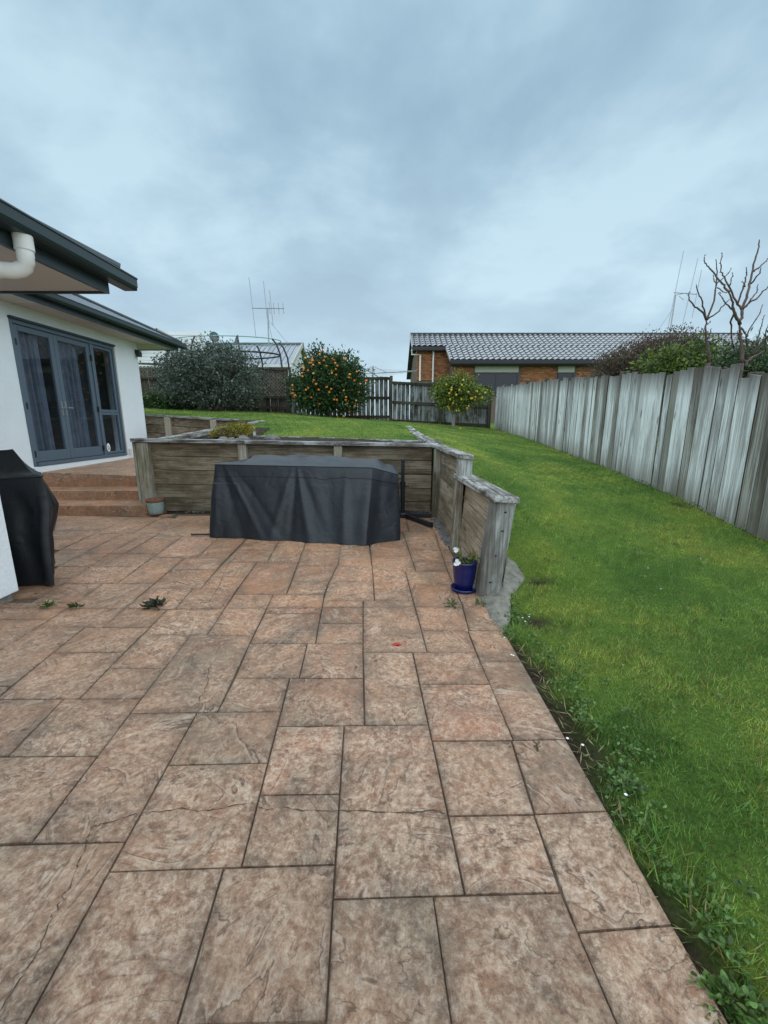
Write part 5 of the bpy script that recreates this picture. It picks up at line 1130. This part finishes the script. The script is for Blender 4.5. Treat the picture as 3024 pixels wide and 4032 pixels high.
fig('larger bare fig tree with many forked branches above the fence', 6.2, (2920, 1430), [(.046, '1375,1460 1370,1300 1355,1130 1350,1040'), (.036, '1350,1040 1310,950 1280,880 1265,780 1235,700'), (.024, '1235,700 1200,650 1160,600 1110,540 1075,490 1010,410 965,370 970,290'), (.022, '1375,880 1310,790 1240,650 1180,530 1145,470 1145,380 1160,265'), (.034, '1350,1040 1375,930 1380,880 1420,760 1455,640 1475,530 1500,430 1530,300 1560,200 1565,130'), (.018, '1470,600 1530,540 1570,480 1582,430'), (.018, '1500,460 1570,420 1640,350 1690,290'), (.020, '1320,830 1370,700 1410,580 1430,500 1422,430'), (.018, '1410,630 1380,575'), (.022, '1390,870 1470,800 1560,740 1640,650 1700,600'), (.018, '1420,850 1470,770 1530,700 1550,610'), (.016, '1240,620 1265,550 1275,485'), (.018, '1285,880 1220,840 1170,770 1120,705'), (.022, '1290,930 1250,1020 1255,1140 1280,1260 1300,1330'), (.030, '1410,1500 1440,1440 1500,1400 1600,1340 1700,1310'), (.030, '1480,1380 1560,1270 1660,1170 1720,1100'), (.018, '1430,1180 1450,1100 1530,990 1580,910 1598,830'), (.018, '1500,1290 1550,1180 1590,1060 1615,950'), (.016, '1635,1330 1630,1180 1640,1090 1680,1030'), (.02, '1370,1080 1420,1160 1440,1300 1450,1400'), (.016, '1340,1200 1325,1120'), (.02, '1180,1510 1280,1530 1330,1545 1450,1550')])

# ------------------------------------------------------------------ neighbours' buildings
# brick house with tiled roof
EY, RY = 22.4, 26.0; zE = aty(1900, 1416, EY)[2]; zR = aty(1900, 1317, RY)[2]; WY = EY+.55
bh_ = thing('brick_house', 'brown brick house with glossy dark tiled roof behind the back fence', 'house', (6, WY, 1.4))
def bxp(px, Y=WY): return aty(px, 1460, Y)[0]
slope = (zR-zE)/(RY-EY)
xL0, xL1, xR = aty(1622, 1340, 24.5)[0], bxp(1772, EY), aty(2700, 1330, RY)[0]+3.
EY2 = EY+.47*(RY-EY); zE2 = zE+slope*(EY2-EY); WY2 = EY2+.35
zg = 1.2
wallb = MB(); wallb.box(xL1+.25, xR+2, WY+.035, WY+.3, zg, zE-.06).box(xL0+.28, xL1+.27, WY2+.035, WY2+.3, zg, zE2-.06).box(xL0+.28, xL0+.5, WY2+.30, 30, zg, zE2-.1).box(xL1+.25, xL1+.4, WY+.3, WY2+.035, zg, zE)
wallb.build('wall', MORTAR, bh_)
zb0 = aty(1700, 1520, WY)[2]-.1
zw1, zw0 = aty(1900, 1440, WY)[2], aty(1900, 1466, WY)[2]
wins = [(bxp(1870), bxp(2042)), (bxp(2197), bxp(2262))]
bm_ = bmesh.new(); bmesh.ops.create_cube(bm_, size=1.); bmesh.ops.bevel(bm_, geom=list(bm_.edges), offset=.03, segments=1, affect='EDGES'); bme = bpy.data.meshes.new('brick'); bm_.to_mesh(bme); bm_.free(); bme.materials.append(BRICK)
nb_ = 0
def bricks(x0, x1, Y, z0, z1):
    global nb_
    r = 0; z = z1-.04
    while z > z0:
        x = x0-(.12 if r % 2 else 0)
        while x < x1:
            a = max(x, x0); b = min(x+.23, x1)
            if b-a > .05:
                if not any(b > w0-.02 and a < w1_+.02 for w0, w1_ in (wins if Y == WY else [])):
                    o = bpy.data.objects.new('brick', bme); COL.objects.link(o); o.parent = bh_; o.location = np.array([(a+b)/2, Y+.01+random.uniform(0, .004), z])-WP[bh_.name]; o.scale = (b-a, .06, .076); nb_ += 1
            x += .24
        z -= .086; r += 1
bricks(xL0+.28, xL1+.30, WY2, aty(1700, 1500, WY2)[2], zE2-.07)
bricks(xL1+.28, wins[0][0], WY, aty(1830, 1512, WY)[2], zE-.1); bricks(wins[0][1], wins[1][0], WY, aty(2100, 1512, WY)[2], zE-.1); bricks(wins[1][1], wins[1][1]+1.0, WY, aty(2290, 1500, WY)[2], zE-.1)
for w0, w1_ in wins:
    MB().box(w0, w1_, WY-.015, WY+.034, zw0, zw1+.1).build('lintel_panel', LINTEL, bh_)
    wz0 = zw0-1.1
    f = MB().box(w0, w1_, WY-.02, WY+.03, zw0-.06, zw0-.002).box(w0, w0+.06, WY-.02, WY+.03, wz0, zw0-.06).box(w1_-.06, w1_, WY-.02, WY+.03, wz0, zw0-.06).box(w0, w1_, WY-.02, WY+.03, wz0-.06, wz0)
    if w1_-w0 > 1.2: f.box((w0+w1_)/2-.05, (w0+w1_)/2+.02, WY-.02, WY+.03, wz0, zw0-.06)
    f = f.build('window_frame', NAVY, bh_)
    MB().box(w0+.05, w1_-.05, WY+.005, WY+.010, wz0, zw0-.05).build('pane', simple('dark window pane', (.012, .016, .026), .2, .4), f)
# tiles
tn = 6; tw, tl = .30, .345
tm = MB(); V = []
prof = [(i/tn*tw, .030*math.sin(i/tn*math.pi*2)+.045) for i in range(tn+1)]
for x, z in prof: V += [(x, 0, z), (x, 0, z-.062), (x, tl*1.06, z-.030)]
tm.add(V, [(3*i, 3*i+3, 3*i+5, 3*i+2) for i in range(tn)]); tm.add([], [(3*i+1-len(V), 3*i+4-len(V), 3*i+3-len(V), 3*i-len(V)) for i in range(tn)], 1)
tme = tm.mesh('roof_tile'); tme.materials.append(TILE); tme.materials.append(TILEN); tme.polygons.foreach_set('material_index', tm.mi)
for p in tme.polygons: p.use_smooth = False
pang = math.atan(slope); Lr = math.hypot(RY-EY, zR-zE); rows = int(Lr/tl)
tiles = []
for r in range(rows+1):
    s = r*tl
    if s > Lr-.12: break
    y = EY+s*math.cos(pang); z = zE+s*math.sin(pang)
    x = (xL1 if y < EY2-.05 else xL0)
    while x < xR-s*.0:
        tiles.append((x, y, z)); x += tw
def tvis(t): 
    p = t; fw = p[1]*math.cos(PITCH)-(p[2]-H)*math.sin(PITCH); return 1512+F*p[0]/fw
vt = [t for t in tiles if tvis(t) < 2480]; rest = [t for t in tiles if tvis(t) >= 2480]
vt.sort(key=lambda t: t[1]); big_ = vt[:300]; rest += vt[300:]
roofp = MB(); roofp.add([(xL0, EY2, zE2-.03), (xL1, EY2, zE2-.03), (xL1, EY, zE-.03), (xR, EY, zE-.03), (xR, RY, zR-.03), (xL0, RY, zR-.03)], [(0, 1, 2, 3, 4, 5)])
roofp.add([(xL0, RY, zR-.03), (xR, RY, zR-.03), (xR, RY+4, zR-.03-4*slope), (xL0, RY+4, zR-.03-4*slope)], [(0, 1, 2, 3)])
roof_b = roofp.build('roof', TILED, bh_)
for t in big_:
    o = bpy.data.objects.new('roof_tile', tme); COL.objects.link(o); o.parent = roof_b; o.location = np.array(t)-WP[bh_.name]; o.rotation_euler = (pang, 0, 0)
mm = MB(); ca, sa = math.cos(pang), math.sin(pang)
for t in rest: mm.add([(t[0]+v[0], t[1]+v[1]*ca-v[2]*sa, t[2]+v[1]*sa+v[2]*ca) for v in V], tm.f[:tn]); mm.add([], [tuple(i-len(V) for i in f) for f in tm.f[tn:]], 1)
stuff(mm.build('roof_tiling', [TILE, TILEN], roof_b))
x = xL0; 
while x < xR: recenter(MB().tube([(x, RY, zR+.02), (x+.37, RY, zR+.012)], .085, 8).build('ridge_tile', TILED, roof_b)); x += .38
def gut(x0, x1, y, z, h=.20):
    MB().box(x0, x1, y-.10, y+.02, z-h, z-.015).build('gutter', simple('black gutter', (.012, .014, .018), .4), bh_, bevel=.015)
gut(xL1, xR, EY, zE, .22); gut(xL0, xL1, EY2, zE2, .20)
MB().box(xL1, xR, EY+.0, WY+.04, zE-.26, zE-.225).build('soffit', simple('dark soffit', (.05, .05, .055), .7), bh_)
MB().beam((xL0-.01, EY2-.05, zE2+.03), (xL0-.01, RY, zR+.05), .05, .16).build('verge', simple('pale verge', (.30, .32, .34), .6), bh_); MB().beam((xL1-.01, EY-.05, zE+.03), (xL1-.01, EY2, zE2+.02), .05, .12).build('verge', simple('pale verge b', (.30, .32, .34), .6), bh_)
dpx = [aty(px, py, WY2-.12) for px, py in ((1622, 1374), (1622, 1396), (1655, 1398), (1653, 1500))]
m = MB(); m.tube([(a[0], WY2-.12, a[2]) for a in dpx], .05, 10); m.build('downpipe', PVC, bh_)
a = aty(1707, 1382, WY2-.12); b = aty(1704, 1505, WY2-.12); m = MB().tube([(b[0], WY2-.12, b[2]), (b[0], WY2-.12, a[2])], .05, 10); m.tube([(b[0], WY2-.12, a[2]), (b[0], WY2-.12, a[2]+.12)], [.055, .012], 10); m.build('vent_pipe', PVC, bh_)
p = aty(2258, 1372, 24.5); MB().lathe((p[0], 24.5, p[2]-.35), [(0, 0), (.05, 0), (.05, .3), (.075, .31), (.075, .36), (0, .36)], 12).build('roof_vent', simple('roof vent grey', (.10, .10, .11), .6), roof_b)
# second tiled roof far right
o2 = thing('tiled_house', 'low dark tiled roof far right beyond the bare fig trees', 'house', (22, 24, 1.))
p = aty(2700, 1362, 24.); zt2_ = p[2]; MB().add([(13.5, 24, zt2_), (34, 24, zt2_), (34, 20.5, zt2_-1.9), (13.5, 20.5, zt2_-1.9), (34, 27.5, zt2_-1.9), (13.5, 27.5, zt2_-1.9)], [(0, 3, 2, 1), (0, 1, 4, 5), (0, 5, 3), (1, 2, 4)]).build('roof', TILED, o2)
MB().box(13.9, 33.5, 21., 27., 1.0, zt2_-1.7).build('wall', BRICK, o2)
# metal roofed house on the left
mY0, mY1 = 21.0, 24.0; mz0 = aty(1100, 1436, mY0)[2]; mz1 = aty(1100, 1355, mY1)[2]
mh = thing('metal_roof_house', 'neighbouring white house with ribbed metal roof behind the lattice fence', 'house', (-7, 22, 1.7))
mxr0 = aty(1150, 1437, mY0)[0]; mxr1 = aty(1194, 1357, mY1)[0]; mxl = -16.
m = MB(); m.add([(mxl, mY0, mz0), (mxr0, mY0, mz0), (mxr0, mY1, mz1), (mxl, mY1, mz1), (mxr0, mY1+3, mz0), (mxl, mY1+3, mz0)], [(0, 1, 2, 3), (3, 2, 4, 5)]); rf_ = m.build('roof', METALROOF, mh)
x = mxr0-.08
while x > aty(760, 1400, 22)[0]:
    recenter(MB().beam((x, mY0, mz0+.04), (x, mY1, mz1+.04), .045, .04).build('roof_rib', METALROOF, rf_)); x -= .26
MB().beam((mxl, mY1, mz1+.07), (mxr0+.05, mY1, mz1+.07), .22, .05).build('ridge_cap', METALROOF, rf_)
MB().box(mxl, mxr0+.03, mY0-.12, mY0+.01, mz0-.12, mz0+.0).build('gutter', WHITEB, mh)
m = MB(); m.add([(mxr0-.18, mY0+.3, 1.6), (mxr0-.18, mY1+2.7, 1.6), (mxr0-.18, mY1+2.7, mz0-.05), (mxr0-.18, mY1, mz1-.12), (mxr0-.18, mY0+.3, mz0-.02)], [(0, 1, 2, 3, 4)]); m.box(mxl, mxr0-.18, mY0+.3, mY0+.5, 1.6, mz0-.05); m.build('wall', WHITEB, mh)
MB().beam((mxr0, mY0-.1, mz0+.05), (mxr0, mY1, mz1+.08), .06, .2).build('verge', CREAM, mh); MB().beam((mxr0, mY1, mz1+.08), (mxr0, mY1+3, mz0+.05), .06, .2).build('verge', CREAM, mh)
# weatherboard gable at far left
gY = 19.5; ap = aty(617, 1294, gY); rt = aty(706, 1343, gY); wy_ = gY+.25
gh = thing('weatherboard_house', 'white weatherboard house with a gable peeping over the dark gutter', 'house', (ap[0], gY, 1.7))
sl2 = (ap[2]-rt[2])/(rt[0]-ap[0]); hw = 2.2
xl_, xr_ = ap[0]-hw, ap[0]+hw; ze_ = ap[2]-sl2*hw
m = MB(); m.add([(xl_, gY, ze_), (ap[0], gY, ap[2]), (xr_, gY, ze_), (xl_, gY+1.2, ze_), (ap[0], gY+1.2, ap[2]), (xr_, gY+1.2, ze_)], [(0, 1, 4, 3), (1, 2, 5, 4)]); m.build('roof', METALROOF, gh)
m = MB(); m.beam((ap[0], gY, ap[2]+.03), (xr_, gY, ze_+.03), .06, .24); m.beam((xl_, gY, ze_+.03), (ap[0], gY, ap[2]+.03), .06, .24); m.build('barge_board', CREAM, gh)
m = MB(); m.add([(xl_+.2, wy_, 1.6), (xr_-.2, wy_, 1.6), (xr_-.2, wy_, ze_+.05), (ap[0], wy_, ap[2]-.1), (xl_+.2, wy_, ze_+.05)], [(0, 1, 2, 3, 4)]); m.box(xl_+.2, xr_-.2, wy_+.002, wy_+1., 1.6, ze_); m.build('wall', WHITEB, gh)
for k in range(9):
    z = aty(600, 1432, wy_)[2]+k*.15; recenter(MB().hexa([(xl_+.2, wy_-.032, z), (xr_-.2, wy_-.032, z), (xr_-.2, wy_-.002, z), (xl_+.2, wy_-.002, z)], [(xl_+.2, wy_-.012, z+.147), (xr_-.2, wy_-.012, z+.147), (xr_-.2, wy_-.002, z+.147), (xl_+.2, wy_-.002, z+.147)]).build('weatherboard', WHITEB, gh))
MB().box(xl_+.1, xr_+1.6, wy_-.3, wy_-.18, aty(600, 1432, wy_)[2]-.14, aty(600, 1432, wy_)[2]-.04).build('gutter', WHITEB, gh)
# trampoline frame
TY = 18.4; tcx_ = aty(900, 1400, TY)[0]; tr_ = 2.25; zt_t = aty(900, 1343, TY)[2]; zb_t = tz(tcx_, TY)
tp2 = thing('trampoline', 'round trampoline with curved dark poles and green top ring behind the lattice fence', 'trampoline', (tcx_, TY, zb_t))
def circ(r, z, n=40, a0=0, a1=6.2832): return [(tcx_+r*math.cos(a0+(a1-a0)*i/n), TY+r*.5*math.sin(a0+(a1-a0)*i/n), z) for i in range(n+1)]
MB().tube(circ(tr_*.98, zt_t), .02, 7, cap=False).build('top_ring', GREENT, tp2, smooth=True)
MB().tube(circ(tr_*1.0, zb_t+.9), .05, 7, cap=False).build('frame_ring', BLACK, tp2, smooth=True)
MB().tube(circ(tr_*.95, zt_t-.55), .035, 7, cap=False).build('net_rail', BLACK, tp2, smooth=True)
NET = simple('trampoline mat', (.02, .022, .026), .8); MB().add(circ(tr_*.93, zb_t+.92)[:-1], [tuple(range(40))]).build('mat', NET, tp2)
for k in range(8):
    t = k*.7854+.35; c, s = math.cos(t), math.sin(t)*.5
    P = [(tcx_+tr_*1.12*c, TY+tr_*1.12*s, zb_t), (tcx_+tr_*1.13*c, TY+tr_*1.13*s, zb_t+.9), (tcx_+tr_*1.15*c, TY+tr_*1.15*s, zb_t+1.6), (tcx_+tr_*1.12*c, TY+tr_*1.12*s, zt_t-.6), (tcx_+tr_*1.05*c, TY+tr_*1.05*s, zt_t-.2), (tcx_+tr_*.97*c, TY+tr_*.97*s, zt_t)]
    MB().tube(P, .036, 8).build('pole', BLACK, tp2, smooth=True)
# satellite dishes
for (px, py), rot, lab in (((843, 1330), .5, 'left of two dark satellite dishes on the metal roof'), ((937, 1342), -.9, 'right of two dark satellite dishes on the metal roof')):
    p = aty(px, py, 23.2); zroof = mz0+(mz1-mz0)*(23.2-mY0)/(mY1-mY0); d_ = thing('satellite_dish', lab, 'dish', (p[0], 23.2, zroof), 'dishes on the metal roof')
    m = MB(); n = 24; V = [(0, 0, 0)]
    for ring_ in (1, 2, 3):
        for k in range(n): t = 6.2832*k/n; r = ring_/3; V.append((r*.25*math.cos(t), -.09*r*r, r*.29*math.sin(t)))
    F2 = [(0, 1+k, 1+(k+1) % n) for k in range(n)]+[(1+j*n+k, 1+(j+1)*n+k, 1+(j+1)*n+(k+1) % n, 1+j*n+(k+1) % n) for j in (0, 1) for k in range(n)]
    R = Matrix.Rotation(rot, 3, 'Z')@Matrix.Rotation(-.3, 3, 'X'); V = [tuple(R@Vector(v)+Vector(p)) for v in V]; m.add(V, F2); m.build('reflector', simple('dish grey', (.10, .13, .13), .6), d_, smooth=True)
    m = MB(); m.tube([(p[0], 23.25, zroof-.05), (p[0], 23.25, p[2]), tuple(p)], .022, 8); q = R@Vector((0, -.42, -.05)); m.tube([Vector(p)+R@Vector((0, -.05, -.2)), Vector(p)+q], .01, 6); m.build('bracket', STEEL, d_)
# antennas
def antenna(label, Y, mast0, mast1, boom, elems, extra, rad=.024):
    b0 = aty(*mast0, Y); t_ = thing('tv_antenna', label, 'antenna', tuple(b0), 'roof antennas'); b1 = aty(*mast1, Y)
    MB().tube([b0-np.array([0, 0, .25]), b1], rad*1.5, 7).build('mast', STEEL, t_)
    MB().tube([aty(*boom[0], Y), aty(*boom[1], Y)], rad, 6).build('boom', STEEL, t_)
    for a, b in elems: MB().tube([aty(*a, Y), aty(*b, Y)], rad*.75, 5).build('element', STEEL, t_)
    for a, b in extra: MB().tube([aty(*a, Y), aty(*b, Y)], rad*.6, 5).build('stay', STEEL, t_)
def zA(u, v): return (950+u*.2411, 1070+v*.2411)
def zB(u, v): return (2424+u*.3617, 900+v*.3617)
antenna('tall aerial with vertical rods on the metal roof left of the orange tree', 23.8, zA(447, 1170), zA(430, 600), (zA(180, 595), zA(700, 600)),
        [(zA(125, 90), zA(242, 1085)), (zA(363, 150), zA(425, 760)), (zA(462, 300), zA(520, 870)), (zA(452, 495), zA(472, 690)), (zA(526, 505), zA(542, 690)), (zA(603, 510), zA(618, 690)), (zA(678, 515), zA(693, 685))], [(zA(440, 785), zA(765, 1175)), (zA(440, 785), zA(510, 1130))])
antenna('leaning aerial with long rods behind the dark bush on the right', 26.2, zB(590, 1130), zB(655, 720), (zB(635, 697), zB(880, 715)),
        [(zB(740, 245), zB(565, 1110)), (zB(897, 320), zB(725, 1060)), (zB(936, 450), zB(833, 970)), (zB(650, 725), zB(775, 700)), (zB(580, 1088), zB(855, 1076))]+[(zB(760+k*15, 1086), zB(772+k*15, 1062)) for k in range(6)], [(zB(628, 870), zB(440, 1135)), (zB(690, 735), zB(745, 780))], .022)
# rotary clothes line
KY = 19.; c0 = aty(1468, 1460, KY); zc = tz(c0[0], KY); rc = thing('clothes_line', 'rotary clothes line with long arms behind the paling fence', 'clothes line', (c0[0], KY, zc))
ptop = aty(1469, 1442, KY); hub_ = aty(1468, 1470, KY)
MB().tube([(c0[0], KY, zc), (c0[0], KY, ptop[2])], .035, 8).build('mast', STEEL, rc)
ends = [(aty(1640, 1461, KY-.3)[0], KY-.3, aty(1640, 1461, KY-.3)[2]), (c0[0]-.35, KY-1.9, hub_[2]-.02), (c0[0]-1.9, KY+.2, hub_[2]+.02), (c0[0]+.2, KY+1.9, hub_[2]+.05)]
for e in ends: MB().tube([hub_, e], .02, 7).build('arm', STEEL, rc); MB().tube([ptop, tuple(np.array(hub_)+(np.array(e)-np.array(hub_))*.33)], .012, 6).build('strut', STEEL, rc)
m = MB()
for f in (.4, .6, .8, 1.):
    q_ = [np.array(hub_)+(np.array(e)-np.array(hub_))*f for e in ends]
    for a, b in zip(q_, q_[1:]+q_[:1]): m.tube([a, b], .004, 4)
m.build('line', STEEL, rc)
